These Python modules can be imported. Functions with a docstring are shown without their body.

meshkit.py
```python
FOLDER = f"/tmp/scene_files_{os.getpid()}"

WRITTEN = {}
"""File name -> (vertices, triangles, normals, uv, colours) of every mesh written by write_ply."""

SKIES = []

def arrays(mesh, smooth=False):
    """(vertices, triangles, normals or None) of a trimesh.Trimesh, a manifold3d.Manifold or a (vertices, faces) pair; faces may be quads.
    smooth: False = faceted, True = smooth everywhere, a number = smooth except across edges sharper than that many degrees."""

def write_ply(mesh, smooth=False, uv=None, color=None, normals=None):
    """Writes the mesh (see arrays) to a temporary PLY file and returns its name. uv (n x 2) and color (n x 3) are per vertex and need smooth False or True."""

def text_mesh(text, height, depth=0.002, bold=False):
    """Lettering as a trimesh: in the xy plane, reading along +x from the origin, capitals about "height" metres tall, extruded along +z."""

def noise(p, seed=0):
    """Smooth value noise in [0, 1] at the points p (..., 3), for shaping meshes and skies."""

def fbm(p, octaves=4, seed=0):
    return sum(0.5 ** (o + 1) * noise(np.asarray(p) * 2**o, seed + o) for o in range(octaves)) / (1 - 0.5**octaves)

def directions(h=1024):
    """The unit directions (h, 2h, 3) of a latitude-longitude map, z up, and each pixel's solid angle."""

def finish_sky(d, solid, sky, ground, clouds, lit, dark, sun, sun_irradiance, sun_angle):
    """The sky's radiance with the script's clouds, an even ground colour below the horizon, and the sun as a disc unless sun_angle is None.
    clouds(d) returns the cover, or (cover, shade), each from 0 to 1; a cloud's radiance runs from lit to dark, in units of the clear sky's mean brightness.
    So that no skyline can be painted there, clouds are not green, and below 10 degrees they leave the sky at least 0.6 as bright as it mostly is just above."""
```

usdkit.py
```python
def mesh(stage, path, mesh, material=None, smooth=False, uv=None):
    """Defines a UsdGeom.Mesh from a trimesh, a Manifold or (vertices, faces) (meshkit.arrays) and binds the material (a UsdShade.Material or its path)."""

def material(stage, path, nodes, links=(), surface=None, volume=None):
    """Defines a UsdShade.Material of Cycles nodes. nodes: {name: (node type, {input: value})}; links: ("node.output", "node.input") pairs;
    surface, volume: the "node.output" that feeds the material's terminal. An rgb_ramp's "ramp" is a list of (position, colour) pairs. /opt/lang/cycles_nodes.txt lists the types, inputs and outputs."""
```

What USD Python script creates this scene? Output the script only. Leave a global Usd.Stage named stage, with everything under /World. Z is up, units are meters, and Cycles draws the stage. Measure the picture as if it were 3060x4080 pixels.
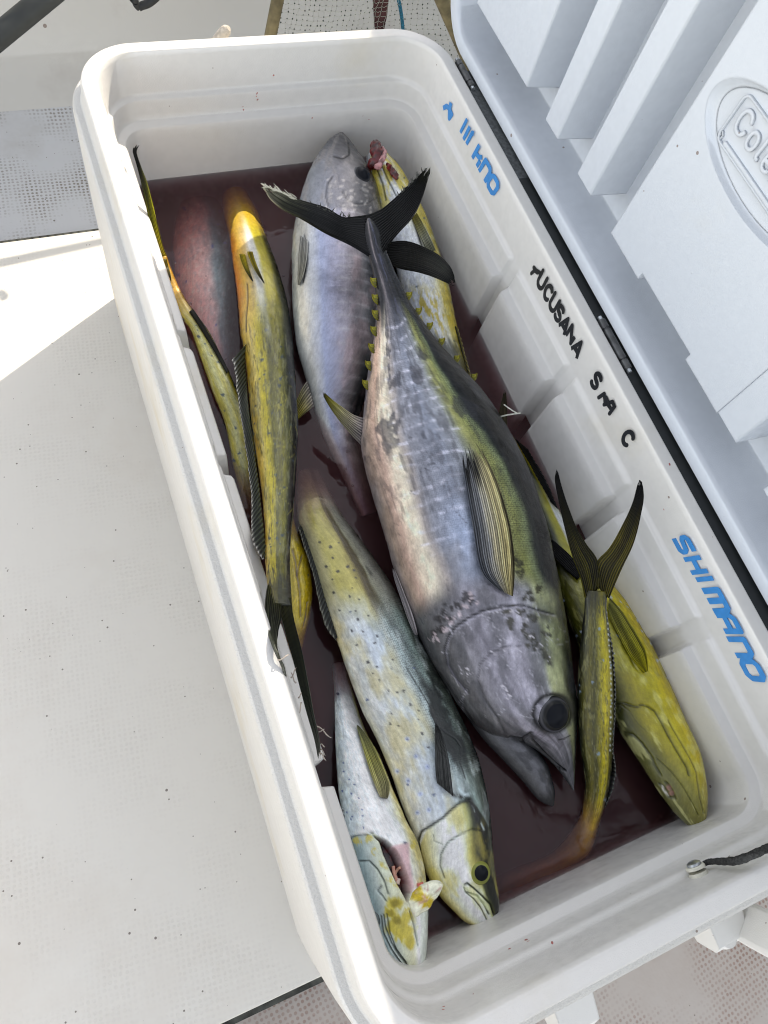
import math, numpy as np, trimesh, usdkit, meshkit
from pxr import Usd, UsdGeom, UsdLux, UsdShade, Gf, Sdf, Vt
from shapely.geometry import Polygon, LineString, Point
from shapely.ops import unary_union
from shapely import affinity
from scipy.interpolate import PchipInterpolator, LinearNDInterpolator, NearestNDInterpolator
from scipy.spatial import cKDTree

stage = Usd.Stage.CreateInMemory()
UsdGeom.SetStageUpAxis(stage, UsdGeom.Tokens.z); UsdGeom.SetStageMetersPerUnit(stage, 1)
W_ = UsdGeom.Xform.Define(stage, '/World'); stage.SetDefaultPrim(W_.GetPrim())
UsdGeom.Scope.Define(stage, '/World/Looks')

# ------------------------------------------------------------------ camera, sky, sun, exposure
H = 0.42                       # height of the cooler rim above the deck
W, L = 0.478, 1.08             # cooler rim, across and along
FPX = 2866.469
CM = np.array([[0.91897969, -0.34717413, 0.18693971], [-0.25334667, -0.88317104, -0.39474598], [0.30214533, 0.31540299, -0.89957165]])
U_, _, Vt_ = np.linalg.svd(CM); CM = U_ @ Vt_
CC = np.array([-0.05382328, 0.20281472, 0.61142844 + H])
cam = UsdGeom.Camera.Define(stage, '/World/camera')
R = np.eye(4); R[0, :3] = CM[0]; R[1, :3] = -CM[1]; R[2, :3] = -CM[2]; R[3, :3] = CC
cam.AddTransformOp().Set(Gf.Matrix4d(*R.ravel().tolist()))
cam.CreateHorizontalApertureAttr(24.0); cam.CreateVerticalApertureAttr(32.0)
cam.CreateFocalLengthAttr(FPX * 24 / 3060); cam.CreateClippingRangeAttr(Gf.Vec2f(0.02, 3000))
cam.CreateExposureAttr(1.42)
SUN = np.array([0.647, 0.395, 0.652]); SUN /= np.linalg.norm(SUN)
dome = UsdLux.DomeLight.Define(stage, '/World/sky'); dome.CreateIntensityAttr(1.0)
skym = usdkit.material(stage, '/World/Looks/sky', {
    "s": ("sky_texture", {"sky_type": "single_scattering", "sun_disc": False, "sun_elevation": float(math.asin(SUN[2])), "sun_rotation": float(math.atan2(SUN[0], SUN[1]))}),
    "h": ("hsv", {"saturation": 0.42}), "w": ("mix", {"mix_type": "multiply", "fac": 1.0, "color2": (1.0, 0.95, 0.88)}),
    "b": ("background_shader", {"strength": 0.15})}, [("s.color", "h.color"), ("h.color", "w.color1"), ("w.color", "b.color")], surface="b.background")
UsdShade.MaterialBindingAPI.Apply(dome.GetPrim()).Bind(skym)
dome.GetPrim().SetCustomDataByKey('kind', 'structure')
sun = UsdLux.DistantLight.Define(stage, '/World/sun')
sun.CreateIntensityAttr(0.56); sun.CreateAngleAttr(0.5); sun.CreateNormalizeAttr(True); sun.CreateColorAttr(Gf.Vec3f(1.0, 0.90, 0.74))
zb = SUN; xb = np.cross([0, 0, 1], zb); xb /= np.linalg.norm(xb); yb = np.cross(zb, xb)
S4 = np.eye(4); S4[0, :3] = xb; S4[1, :3] = yb; S4[2, :3] = zb
sun.AddTransformOp().Set(Gf.Matrix4d(*S4.ravel().tolist()))

# ------------------------------------------------------------------ helpers
def at(px, py, axis, val):
    """The point where the line of sight through a pixel of the photograph meets a plane; heights are counted from the rim."""
    d = CM.T @ np.array([(px - 1530) / FPX, (py - 2040) / FPX, 1.0])
    o = CC - [0, 0, H]
    return o + d * (val - o[axis]) / d[axis] + [0, 0, H]
def P(px, py, zr): return at(px, py, 2, zr)
def proj(X):
    Y = (np.asarray(X) - CC) @ CM.T
    return 1530 + FPX * Y[:, 0] / Y[:, 2], 2040 + FPX * Y[:, 1] / Y[:, 2]

names = {}
def numbered(parent, name):
    k = (parent, name); n = names.get(k, 0); names[k] = n + 1
    return name if n == 0 else f'{name}_{n:03d}'
def tag(o, label=None, cat=None, group=None, kind=None):
    p = o if isinstance(o, Usd.Prim) else o.GetPrim()
    for k, v in (('label', label), ('category', cat), ('group', group), ('kind', kind)):
        if v: p.SetCustomDataByKey(k, v)
    return p
def thing(name, label=None, cat=None, loc=(0, 0, 0), group=None, parent='/World', kind=None):
    x = UsdGeom.Xform.Define(stage, parent + '/' + numbered(parent, name))
    x.AddTranslateOp().Set(Gf.Vec3d(*map(float, loc)))
    return tag(x, label, cat, group, kind)
ORIG = {}
def obj(name, mesh, mat, parent=None, smooth=30, col=None, uvm=None, label=None, cat=None, group=None, kind=None):
    """One Mesh under parent (a prim) or /World; the mesh is given in world coordinates."""
    pp = '/World' if parent is None else str(parent.GetPath())
    path = pp + '/' + numbered(pp, name)
    off = ORIG.get(pp, np.zeros(3))
    if isinstance(mesh, (tuple, list)): mesh = (np.asarray(mesh[0], float) - off, mesh[1])
    else:
        mesh = mesh.copy(); mesh.apply_translation(-off)
    if col is not None:
        smooth = True; col = np.asarray(col, float); lum = col.mean(-1, keepdims=True); col = np.clip(lum + (col - lum) * 1.0, .003, .9); col = np.minimum(.96 * (col / .66) ** 1.78, .83)
    m = usdkit.mesh(stage, path, mesh, mat, smooth=smooth)
    if col is not None:
        UsdGeom.PrimvarsAPI(m).CreatePrimvar('col', Sdf.ValueTypeNames.Color3fArray, 'vertex').Set(Vt.Vec3fArray.FromNumpy(np.clip(col, 0.003, 0.9).astype(np.float32)))
    if uvm is not None:
        UsdGeom.PrimvarsAPI(m).CreatePrimvar('uvm', Sdf.ValueTypeNames.Float3Array, 'vertex').Set(Vt.Vec3fArray.FromNumpy(np.asarray(uvm).astype(np.float32)))
    tag(m, label, cat, group, kind)
    ORIG[path] = off
    return m.GetPrim()
def thing_at(name, label, cat, loc, group=None):
    p = thing(name, label, cat, loc, group); ORIG[str(p.GetPath())] = np.asarray(loc, float); return p
def sub(parent_path): return ORIG.get(parent_path, np.zeros(3))

def grid_faces(n, m, close=False):
    i, j = np.meshgrid(np.arange(n - 1), np.arange(m if close else m - 1), indexing='ij')
    a = i * m + j; b = i * m + (j + 1) % m; c = (i + 1) * m + (j + 1) % m; d = (i + 1) * m + j
    q = np.stack([a, b, c, d], -1).reshape(-1, 4)
    return np.vstack([q[:, [0, 1, 2]], q[:, [0, 2, 3]]])
def tube(pts, r, sides=8, smooth_n=None, caps=True):
    pts = np.asarray(pts, float)
    if smooth_n:
        t = np.r_[0, np.cumsum(np.linalg.norm(np.diff(pts, axis=0), axis=1))]; u = np.linspace(0, t[-1], smooth_n)
        rr = np.interp(u, t, r) if np.ndim(r) else r
        pts = np.stack([PchipInterpolator(t, pts[:, k])(u) for k in range(3)], 1); r = rr
    r = np.broadcast_to(r, len(pts))
    T = np.gradient(pts, axis=0); T /= np.linalg.norm(T, axis=1, keepdims=True) + 1e-12
    up = np.array([0, 0, 1.0]) if abs(T[0, 2]) < .9 else np.array([1.0, 0, 0])
    A = np.cross(T, up); A /= np.linalg.norm(A, axis=1, keepdims=True) + 1e-12; B = np.cross(T, A)
    th = np.linspace(0, 2 * np.pi, sides, endpoint=False)
    V = pts[:, None] + r[:, None, None] * (np.cos(th)[None, :, None] * A[:, None] + np.sin(th)[None, :, None] * B[:, None])
    F = grid_faces(len(pts), sides, True); V = V.reshape(-1, 3)
    if caps:
        n = len(V); V = np.vstack([V, pts[0], pts[-1]]); k = np.arange(sides); e = (len(pts) - 1) * sides
        F = np.vstack([F, np.stack([np.full(sides, n), (k + 1) % sides, k], 1), np.stack([np.full(sides, n + 1), e + k, e + (k + 1) % sides], 1)])
    m = trimesh.Trimesh(V, F, process=False); m.fix_normals(); return m
def box(x0, x1, y0, y1, z0, z1, bev=0.0):
    if bev <= 0:
        m = trimesh.creation.box((x1 - x0, y1 - y0, z1 - z0)); m.apply_translation(((x0 + x1) / 2, (y0 + y1) / 2, (z0 + z1) / 2)); return m
    import itertools
    pts = []
    for sx, sy, sz in itertools.product((0, 1), repeat=3):
        c = np.array([(x0, x1)[sx], (y0, y1)[sy], (z0, z1)[sz]]); d = np.array([1 - 2 * sx, 1 - 2 * sy, 1 - 2 * sz]) * bev
        for k in range(3):
            q = c + d; q[k] = c[k]; pts.append(q)
        pts.append(c + d * 0.3)
    return trimesh.convex.convex_hull(np.array(pts))
def sst(a, b, x):
    t = np.clip((x - a) / (b - a), 0, 1); return t * t * (3 - 2 * t)
def ramp(x, stops):
    p = [s[0] for s in stops]; c = np.array([s[1] for s in stops], float)
    return np.stack([np.interp(x, p, c[:, k]) for k in range(3)], -1)
def mixc(a, b, f): return a * (1 - f[..., None]) + np.asarray(b) * f[..., None]
def noise2(x, y, seed=0, o=4): return meshkit.fbm(np.stack([x, y, np.zeros_like(x)], -1), o, seed)
def pline(px, py, pts):
    """Distance of points to a polyline, in pixels."""
    pts = np.asarray(pts, float); d = np.full(px.shape, 1e9)
    for a, b in zip(pts[:-1], pts[1:]):
        ab = b - a; t = np.clip(((px - a[0]) * ab[0] + (py - a[1]) * ab[1]) / (ab @ ab), 0, 1)
        d = np.minimum(d, np.hypot(px - a[0] - t * ab[0], py - a[1] - t * ab[1]))
    return d
def smoothpoly(pts, n=40):
    pts = np.asarray(pts, float); t = np.r_[0, np.cumsum(np.linalg.norm(np.diff(pts, axis=0), axis=1))]; u = np.linspace(0, t[-1], n)
    return np.stack([PchipInterpolator(t, pts[:, k])(u) for k in range(pts.shape[1])], 1)

# ------------------------------------------------------------------ materials
def mat(name, nodes, links, surface="p.BSDF", volume=None): return usdkit.material(stage, '/World/Looks/' + name, nodes, links, surface=surface, volume=volume)
def plastic(name, base, rough=0.38, stain=(0.55, 0.47, 0.30), amount=0.35, bump=0.02, bscale=900, speck=(0.16, 0.10, 0.07), sscale=38, spec=.45, bev=.003):
    """Moulded white plastic: faint yellowed blotches, scattered specks of dirt, fine relief."""
    n = {"g": ("geometry", {}), "n1": ("noise_texture", {"scale": 5.0, "detail": 6.0, "roughness": 0.62}), "r1": ("rgb_ramp", {"ramp": [(0, (0, 0, 0)), (.56, (0, 0, 0)), (.74, (1, 1, 1)), (1, (1, 1, 1))]}),
         "a": ("math", {"math_type": "multiply", "value2": amount}), "mx": ("mix", {"color1": base, "color2": stain}),
         "v": ("voronoi_texture", {"scale": float(sscale)}), "n2": ("noise_texture", {"scale": 26.0, "detail": 3.0}), "vs": ("math", {"math_type": "multiply_add", "value2": .16, "value3": -.045}),
         "lt": ("math", {"math_type": "less_than"}), "sm": ("math", {"math_type": "multiply", "value2": .75}), "mx2": ("mix", {"color2": speck}),
         "n3": ("noise_texture", {"scale": float(bscale), "detail": 3.0}), "bv": ("bevel", {"samples": 4, "radius": bev}), "b": ("bump", {"strength": 1.0, "distance": bump * .01}),
         "n4": ("noise_texture", {"scale": 60.0, "detail": 5.0}), "rr": ("map_range", {"from_min": .3, "from_max": .7, "to_min": rough - .08, "to_max": rough + .12}),
         "p": ("principled_bsdf", {"roughness": rough, "specular_ior_level": spec})}
    l = [("g.position", "n1.vector"), ("n1.fac", "r1.fac"), ("r1.color", "a.value1"), ("a.value", "mx.fac"), ("g.position", "v.vector"), ("g.position", "n2.vector"), ("n2.fac", "vs.value1"),
         ("v.distance", "lt.value1"), ("vs.value", "lt.value2"), ("lt.value", "sm.value1"), ("sm.value", "mx2.fac"), ("mx.color", "mx2.color1"), ("mx2.color", "p.base_color"),
         ("g.position", "n3.vector"), ("n3.fac", "b.height"), ("bv.bevel", "b.normal"), ("b.normal", "p.normal"), ("g.position", "n4.vector"), ("n4.fac", "rr.value"), ("rr.result", "p.roughness")]
    return mat(name, n, l)
M = {}
M['liner'] = plastic('liner', (0.66, 0.64, 0.605), .28, amount=.30, sscale=30, bev=.002)
M['rim'] = M['liner']
M['shell'] = plastic('shell', (0.62, 0.605, 0.57), .5, amount=.5, bump=.12, bscale=520, sscale=42)
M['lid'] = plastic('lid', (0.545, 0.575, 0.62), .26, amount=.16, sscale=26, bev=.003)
def plain(name, c, rough=.5, metal=0.0, nscale=40, var=.25, bump=.0, bscale=300, spec=.5):
    dark = tuple(x * (1 - var) for x in c); lite = tuple(min(.9, x * (1 + var)) for x in c)
    n = {"g": ("geometry", {}), "n1": ("noise_texture", {"scale": float(nscale), "detail": 5.0}), "r": ("rgb_ramp", {"ramp": [(.3, dark), (.7, lite)]}),
         "n3": ("noise_texture", {"scale": float(bscale), "detail": 3.0}), "b": ("bump", {"distance": bump, "strength": 1.0}), "p": ("principled_bsdf", {"roughness": rough, "metallic": metal, "specular_ior_level": spec})}
    l = [("g.position", "n1.vector"), ("n1.fac", "r.fac"), ("r.color", "p.base_color"), ("g.position", "n3.vector"), ("n3.fac", "b.height")] + ([("b.normal", "p.normal")] if bump else [])
    return mat(name, n, l)
M['blue'] = plain('blue_sticker', (0.045, 0.23, 0.56), .4, nscale=120, var=.1)
M['black'] = plain('black_sticker', (0.008, 0.009, 0.011), .45, nscale=120)
M['gasket'] = plain('black_rubber_and_gap_shade', (0.008, 0.010, 0.011), .6, nscale=80)  # black rubber of rod and hook, also the painted shade in the gap
M['greygasket'] = plain('gap_shade_grey', (0.075, 0.08, 0.082), .75, nscale=220, var=.45, bump=.0004, bscale=700)  # paler far end of the gap shade, put in as colour
M['hinge'] = plain('dark_steel', (0.10, 0.10, 0.10), .38, .8, nscale=90, var=.4)
M['steel'] = plain('bright_steel', (0.45, 0.47, 0.48), .28, .9, nscale=150, var=.3)
M['cord'] = plain('frayed_cord', (0.022, 0.022, 0.02), .85, nscale=500, var=.9, bump=.001, bscale=900)
M['washer'] = plain('nylon_washer', (0.62, 0.60, 0.50), .5)
M['grip'] = plain('black_grip', (0.022, 0.025, 0.024), .55, nscale=18, var=.5)
M['wood'] = plain('olive_pole', (0.17, 0.14, 0.07), .6, nscale=45, var=.55, bump=.0006, bscale=200)
M['rag'] = plain('maroon_cloth', (0.065, 0.022, 0.022), .9, nscale=60, var=.4)
M['netline'] = plain('net_line', (0.50, 0.50, 0.42), .6, nscale=300)
M['netknot'] = plain('net_knot', (0.045, 0.06, 0.045), .7, nscale=300)
M['blueline'] = plain('teal_rope', (0.02, 0.14, 0.22), .8, nscale=300, var=.6)
M['rope'] = plain('pale_rope', (0.5, 0.44, 0.36), .9, nscale=200, bump=.001)
M['bracket'] = plastic('bracket', (0.70, 0.69, 0.66), .45, amount=.5, sscale=60)

def deckmat(name, base, dots, dirt, dotamt, rot, pitch=0.0062, dirtamt=.5):
    """Gelcoat deck with a worn moulded grid of non-skid dots, stains and grit."""
    n = {"g": ("geometry", {}), "mp": ("mapping", {"rotation": (0, 0, rot), "scale": (1 / pitch,) * 3}),
         "sx": ("separate_xyz", {}), "cz": ("combine_xyz", {}), "nd": ("noise_texture", {"scale": 70.0, "detail": 2.0}),
         "v": ("voronoi_texture", {"scale": 1.0, "randomness": .22, "dimensions": "2D"}), "dr": ("rgb_ramp", {"ramp": [(0, (1, 1, 1)), (.24, (1, 1, 1)), (.36, (0, 0, 0)), (1, (0, 0, 0))]}),
         "n1": ("noise_texture", {"scale": 7.0, "detail": 7.0, "roughness": .65}), "r1": ("rgb_ramp", {"ramp": [(0, (0, 0, 0)), (.44, (0, 0, 0)), (.62, (1, 1, 1)), (1, (1, 1, 1))]}),
         "m1": ("math", {"math_type": "multiply"}), "m2": ("math", {"math_type": "multiply", "value2": dotamt}),
         "n2": ("noise_texture", {"scale": 2.3, "detail": 9.0, "roughness": .7}), "r2": ("rgb_ramp", {"ramp": [(0, (0, 0, 0)), (.5, (0, 0, 0)), (.68, (1, 1, 1)), (1, (1, 1, 1))]}), "m3": ("math", {"math_type": "multiply", "value2": dirtamt}),
         "mx": ("mix", {"color1": base, "color2": dirt}), "mx2": ("mix", {"color2": dots}),
         "v2": ("voronoi_texture", {"scale": 62.0}), "ns": ("noise_texture", {"scale": 13.0, "detail": 4.0}), "vs": ("math", {"math_type": "multiply_add", "value2": .30, "value3": -.10}),
         "lt": ("math", {"math_type": "less_than"}), "ms": ("math", {"math_type": "multiply", "value2": .8}), "mx3": ("mix", {"color2": (0.10, 0.075, 0.055)}),
         "bh": ("math", {"math_type": "multiply", "value2": -1.0}), "b": ("bump", {"distance": .0006, "strength": .6}), "n5": ("noise_texture", {"scale": 240.0, "detail": 4.0}), "b2": ("bump", {"distance": .0004, "strength": .7}),
         "p": ("principled_bsdf", {"roughness": .48, "specular_ior_level": .4})}
    l = [("g.position", "mp.vector"), ("mp.vector", "v.vector"), ("v.distance", "dr.fac"), ("g.position", "n1.vector"), ("n1.fac", "r1.fac"), ("dr.color", "m1.value1"), ("r1.color", "m1.value2"),
         ("m1.value", "m2.value1"), ("g.position", "n2.vector"), ("n2.fac", "r2.fac"), ("r2.color", "m3.value1"), ("m3.value", "mx.fac"), ("mx.color", "mx2.color1"), ("m2.value", "mx2.fac"),
         ("g.position", "v2.vector"), ("g.position", "ns.vector"), ("ns.fac", "vs.value1"), ("v2.distance", "lt.value1"), ("vs.value", "lt.value2"), ("lt.value", "ms.value1"), ("ms.value", "mx3.fac"), ("mx2.color", "mx3.color1"),
         ("mx3.color", "p.base_color"), ("m1.value", "bh.value1"), ("bh.value", "b.height"), ("g.position", "n5.vector"), ("n5.fac", "b2.height"), ("b.normal", "b2.normal"), ("b2.normal", "p.normal")]
    return mat(name, n, l)
M['deck'] = deckmat('deck', (0.715, 0.69, 0.635), (0.61, 0.58, 0.53), (0.62, 0.565, 0.495), .30, .12, .0064, .5)
M['step'] = deckmat('step', (0.55, 0.56, 0.575), (0.20, 0.18, 0.15), (0.40, 0.39, 0.37), .95, .05, .0072, .75)
M['floor'] = deckmat('floor', (0.50, 0.455, 0.415), (0.30, 0.19, 0.15), (0.42, 0.35, 0.30), .8, -.1, .0066, .7)
M['hull'] = plastic('hull', (0.56, 0.55, 0.515), .45, amount=.6, stain=(0.40, 0.36, 0.33), sscale=16)
M['seam'] = plain('seam_shadow_line', (0.05, 0.052, 0.046), .9, nscale=70, var=.8)
M['sea'] = mat('sea', {"g": ("geometry", {}), "n": ("noise_texture", {"scale": 1.2, "detail": 6.0}), "b": ("bump", {"distance": .25, "strength": .6}), "p": ("principled_bsdf", {"base_color": (0.012, 0.045, 0.06), "roughness": .12})},
               [("g.position", "n.vector"), ("n.fac", "b.height"), ("b.normal", "p.normal")])

def fishmat(name, rough=.3, scale=310., bump=.0002, grain=.16, spec=.3, aspect=1.3, metal=0.0):
    """Wet fish skin: the colours of the mesh, scales in relief, dark scale pockets where the third coordinate says so, a little grain."""
    return mat(name, {"c": ("attribute", {"attribute": "col"}), "u": ("attribute", {"attribute": "uvm"}), "mp": ("mapping", {"scale": (1, aspect, 0)}), "v": ("voronoi_texture", {"dimensions": "2D", "scale": scale, "randomness": .45}),
                      "sx": ("separate_xyz", {}), "n": ("noise_texture", {"dimensions": "2D", "scale": 260.0, "detail": 6.0, "roughness": .75}), "mr": ("map_range", {"from_min": .32, "from_max": .68, "to_min": 1 - grain, "to_max": 1 + grain}),
                      "nl": ("noise_texture", {"dimensions": "2D", "scale": 70.0, "detail": 9.0, "roughness": .78}), "ml": ("map_range", {"from_min": .36, "from_max": .64, "to_min": .84, "to_max": 1.16}),
                      "mp2": ("mapping", {"scale": (22, 300, 0)}), "ns": ("noise_texture", {"dimensions": "2D", "scale": 1.0, "detail": 5.0, "roughness": .7}), "ms": ("map_range", {"from_min": .36, "from_max": .64, "to_min": .94, "to_max": 1.06}), "m3": ("math", {"math_type": "multiply"}),
                      "dk": ("map_range", {"from_min": .30, "from_max": .62, "to_min": 0.0, "to_max": 1.0, "clamp": True}), "dm": ("math", {"math_type": "multiply"}), "inv": ("math", {"math_type": "multiply_add", "value2": -.85, "value3": 1.0}),
                      "m1": ("math", {"math_type": "multiply"}), "m2": ("math", {"math_type": "multiply"}),
                      "m": ("vector_math", {"math_type": "scale"}), "b": ("bump", {"distance": bump, "strength": 1.0, "invert": True}), "b2": ("bump", {"distance": .0011, "strength": .5}),
                      "n2": ("noise_texture", {"scale": 35.0, "detail": 4.0}), "rr": ("map_range", {"from_min": .3, "from_max": .7, "to_min": rough - .1, "to_max": rough + .14}),
                      "p": ("principled_bsdf", {"roughness": rough, "specular_ior_level": spec, "metallic": metal, "coat_weight": .22, "coat_roughness": .06})},
               [("u.vector", "mp.vector"), ("mp.vector", "v.vector"), ("mp.vector", "n.vector"), ("mp.vector", "nl.vector"), ("n.fac", "mr.value"), ("nl.fac", "ml.value"), ("u.vector", "sx.vector"), ("v.distance", "dk.value"), ("dk.result", "dm.value1"), ("sx.z", "dm.value2"), ("dm.value", "inv.value1"),
                ("mr.result", "m1.value1"), ("inv.value", "m1.value2"), ("m1.value", "m2.value1"), ("ml.result", "m2.value2"), ("u.vector", "mp2.vector"), ("mp2.vector", "ns.vector"), ("ns.fac", "ms.value"), ("m2.value", "m3.value1"), ("ms.result", "m3.value2"),
                ("c.color", "m.vector1"), ("m3.value", "m.scale"), ("m.vector", "p.base_color"), ("v.distance", "b.height"), ("nl.fac", "b2.height"), ("b2.normal", "b.normal"), ("b.normal", "p.normal"), ("u.vector", "n2.vector"), ("n2.fac", "rr.value"), ("rr.result", "p.roughness")])
M['tuna'] = fishmat('tuna_skin', .26, 400., .00008, .09, .45, 1.3, .52)
M['mahi'] = fishmat('dorado_skin', .22, 420., .00006, .09, .60, 1.2, .12)
M['fin'] = mat('fin_skin', {"c": ("attribute", {"attribute": "col"}), "u": ("attribute", {"attribute": "uvm"}), "n": ("noise_texture", {"scale": 500.0, "detail": 4.0}), "mr": ("map_range", {"from_min": .25, "from_max": .75, "to_min": .75, "to_max": 1.25}),
                             "m": ("vector_math", {"math_type": "scale"}), "p": ("principled_bsdf", {"roughness": .36, "specular_ior_level": .28}), "t": ("translucent_bsdf", {}), "mxs": ("mix_closure", {"fac": .12})},
               [("u.vector", "n.vector"), ("n.fac", "mr.value"), ("c.color", "m.vector1"), ("mr.result", "m.scale"), ("m.vector", "p.base_color"), ("m.vector", "t.color"), ("p.BSDF", "mxs.closure1"), ("t.BSDF", "mxs.closure2")], surface="mxs.closure")
M['flesh'] = mat('gill_flesh', {"c": ("attribute", {"attribute": "col"}), "p": ("principled_bsdf", {"roughness": .3, "coat_weight": .4, "subsurface_weight": .15, "subsurface_scale": .004})}, [("c.color", "p.base_color")])
M['pupil'] = mat('fish_pupil', {"p": ("principled_bsdf", {"base_color": (0.006, 0.007, 0.010), "roughness": .16, "specular_ior_level": .14})}, [])
M['iris'] = mat('fish_iris', {"c": ("attribute", {"attribute": "col"}), "p": ("principled_bsdf", {"roughness": .2, "specular_ior_level": .35})}, [("c.color", "p.base_color")])
M['water'] = mat('blood_water', {"g": ("geometry", {}), "n": ("noise_texture", {"scale": 16.0, "detail": 3.0}), "b": ("bump", {"distance": .004, "strength": .5}), "f": ("fresnel", {"IOR": 1.33}), "t": ("transparent_bsdf", {}),
                                 "gl": ("glossy_bsdf", {"color": (1, 1, 1), "roughness": .02}), "mx": ("mix_closure", {}),
                                 "v": ("volume_coefficients", {"scatter_coeffs": (14, 7.6, 7.6), "absorption_coeffs": (19, 37, 35), "anisotropy": 0.0})},
                 [("g.position", "n.vector"), ("n.fac", "b.height"), ("b.normal", "gl.normal"), ("f.fac", "mx.fac"), ("t.BSDF", "mx.closure1"), ("gl.BSDF", "mx.closure2")], surface="mx.closure", volume="v.volume")

# ------------------------------------------------------------------ the boat: sea, floor, deck hatch, hull side, added shade block
sea = trimesh.creation.box((2400, 2400, .5)); sea.apply_translation((0, 0, -1.15)); obj('sea', sea, M['sea'], kind='structure')
# lower cockpit floor with a cove that sweeps up into the hull side
ys = [1.218, 1.30, 1.40, 1.47, 1.52, 1.56, 1.59, 1.61, 1.622, 1.63]; zs = [-.02, -.02, -.02, -.016, -.004, .018, .05, .10, .20, .66]
prof = np.array([(y, z) for y, z in zip(ys, zs)]); prof = np.r_[prof, [(1.64, .685), (1.67, .70), (1.86, .70), (1.88, .69), (1.885, .6), (1.885, -.5)]]
xs = np.linspace(-1.5, 2.2, 60)
# split the swept profile: non-skid ledge and smooth hull side
def sweep_x(prof, xs): return np.array([(x, y, z) for y, z in prof for x in xs]), grid_faces(len(prof), len(xs))
obj('deck_ledge', sweep_x(prof[:5][::-1], xs), M['step'], smooth=40, kind='structure')
hs = thing('hull_side', 'off-white smooth hull side with rounded gunwale behind the cooler', 'hull side')
obj('inner_skin', sweep_x(prof[4:][::-1], xs), M['hull'], hs, smooth=40)
fl = box(-1.5, 2.2, -1.6, 1.25, -.25, -.055); obj('cockpit_floor', fl, M['floor'], kind='structure')
hatch = box(-.95, 1.5, .004, 1.212, -.05, 0, .006); obj('deck_hatch', hatch, M['deck'], kind='structure')
gr = [(x, 1.2145 + .0012 * math.sin(x * 31)) for x in np.linspace(-1.2, .2, 40)]
obj('seam_shadow_line', trimesh.util.concatenate([box(-1.2, 1.5, 1.2125, 1.219, -.03, -.006), box(-1.2, 1.5, -.0035, .0035, -.054, -.012)]), M['seam'], kind='structure')  # dark strips painted in as the shadow lines at the hatch edges
obj('transom_side', trimesh.util.concatenate([box(-1.62, -1.5, -1.6, 1.9, -.5, .68, .02)]), M['hull'], label='white inner hull side beyond the deck on the left', cat='hull side')
blocker = thing('shade_block', 'added white block out of view that shades the far rim and floor', 'shade_block')  # added unseen block, sized to shade the far rim and near floor
obj('block_core', box(1.25, 1.75, -.9, 1.615, .001, 1.31, .015), M['hull'], blocker)
obj('block_panel', box(1.242, 1.2495, .85, 1.45, .12, 1.05, .003), M['hull'], blocker)

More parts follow.
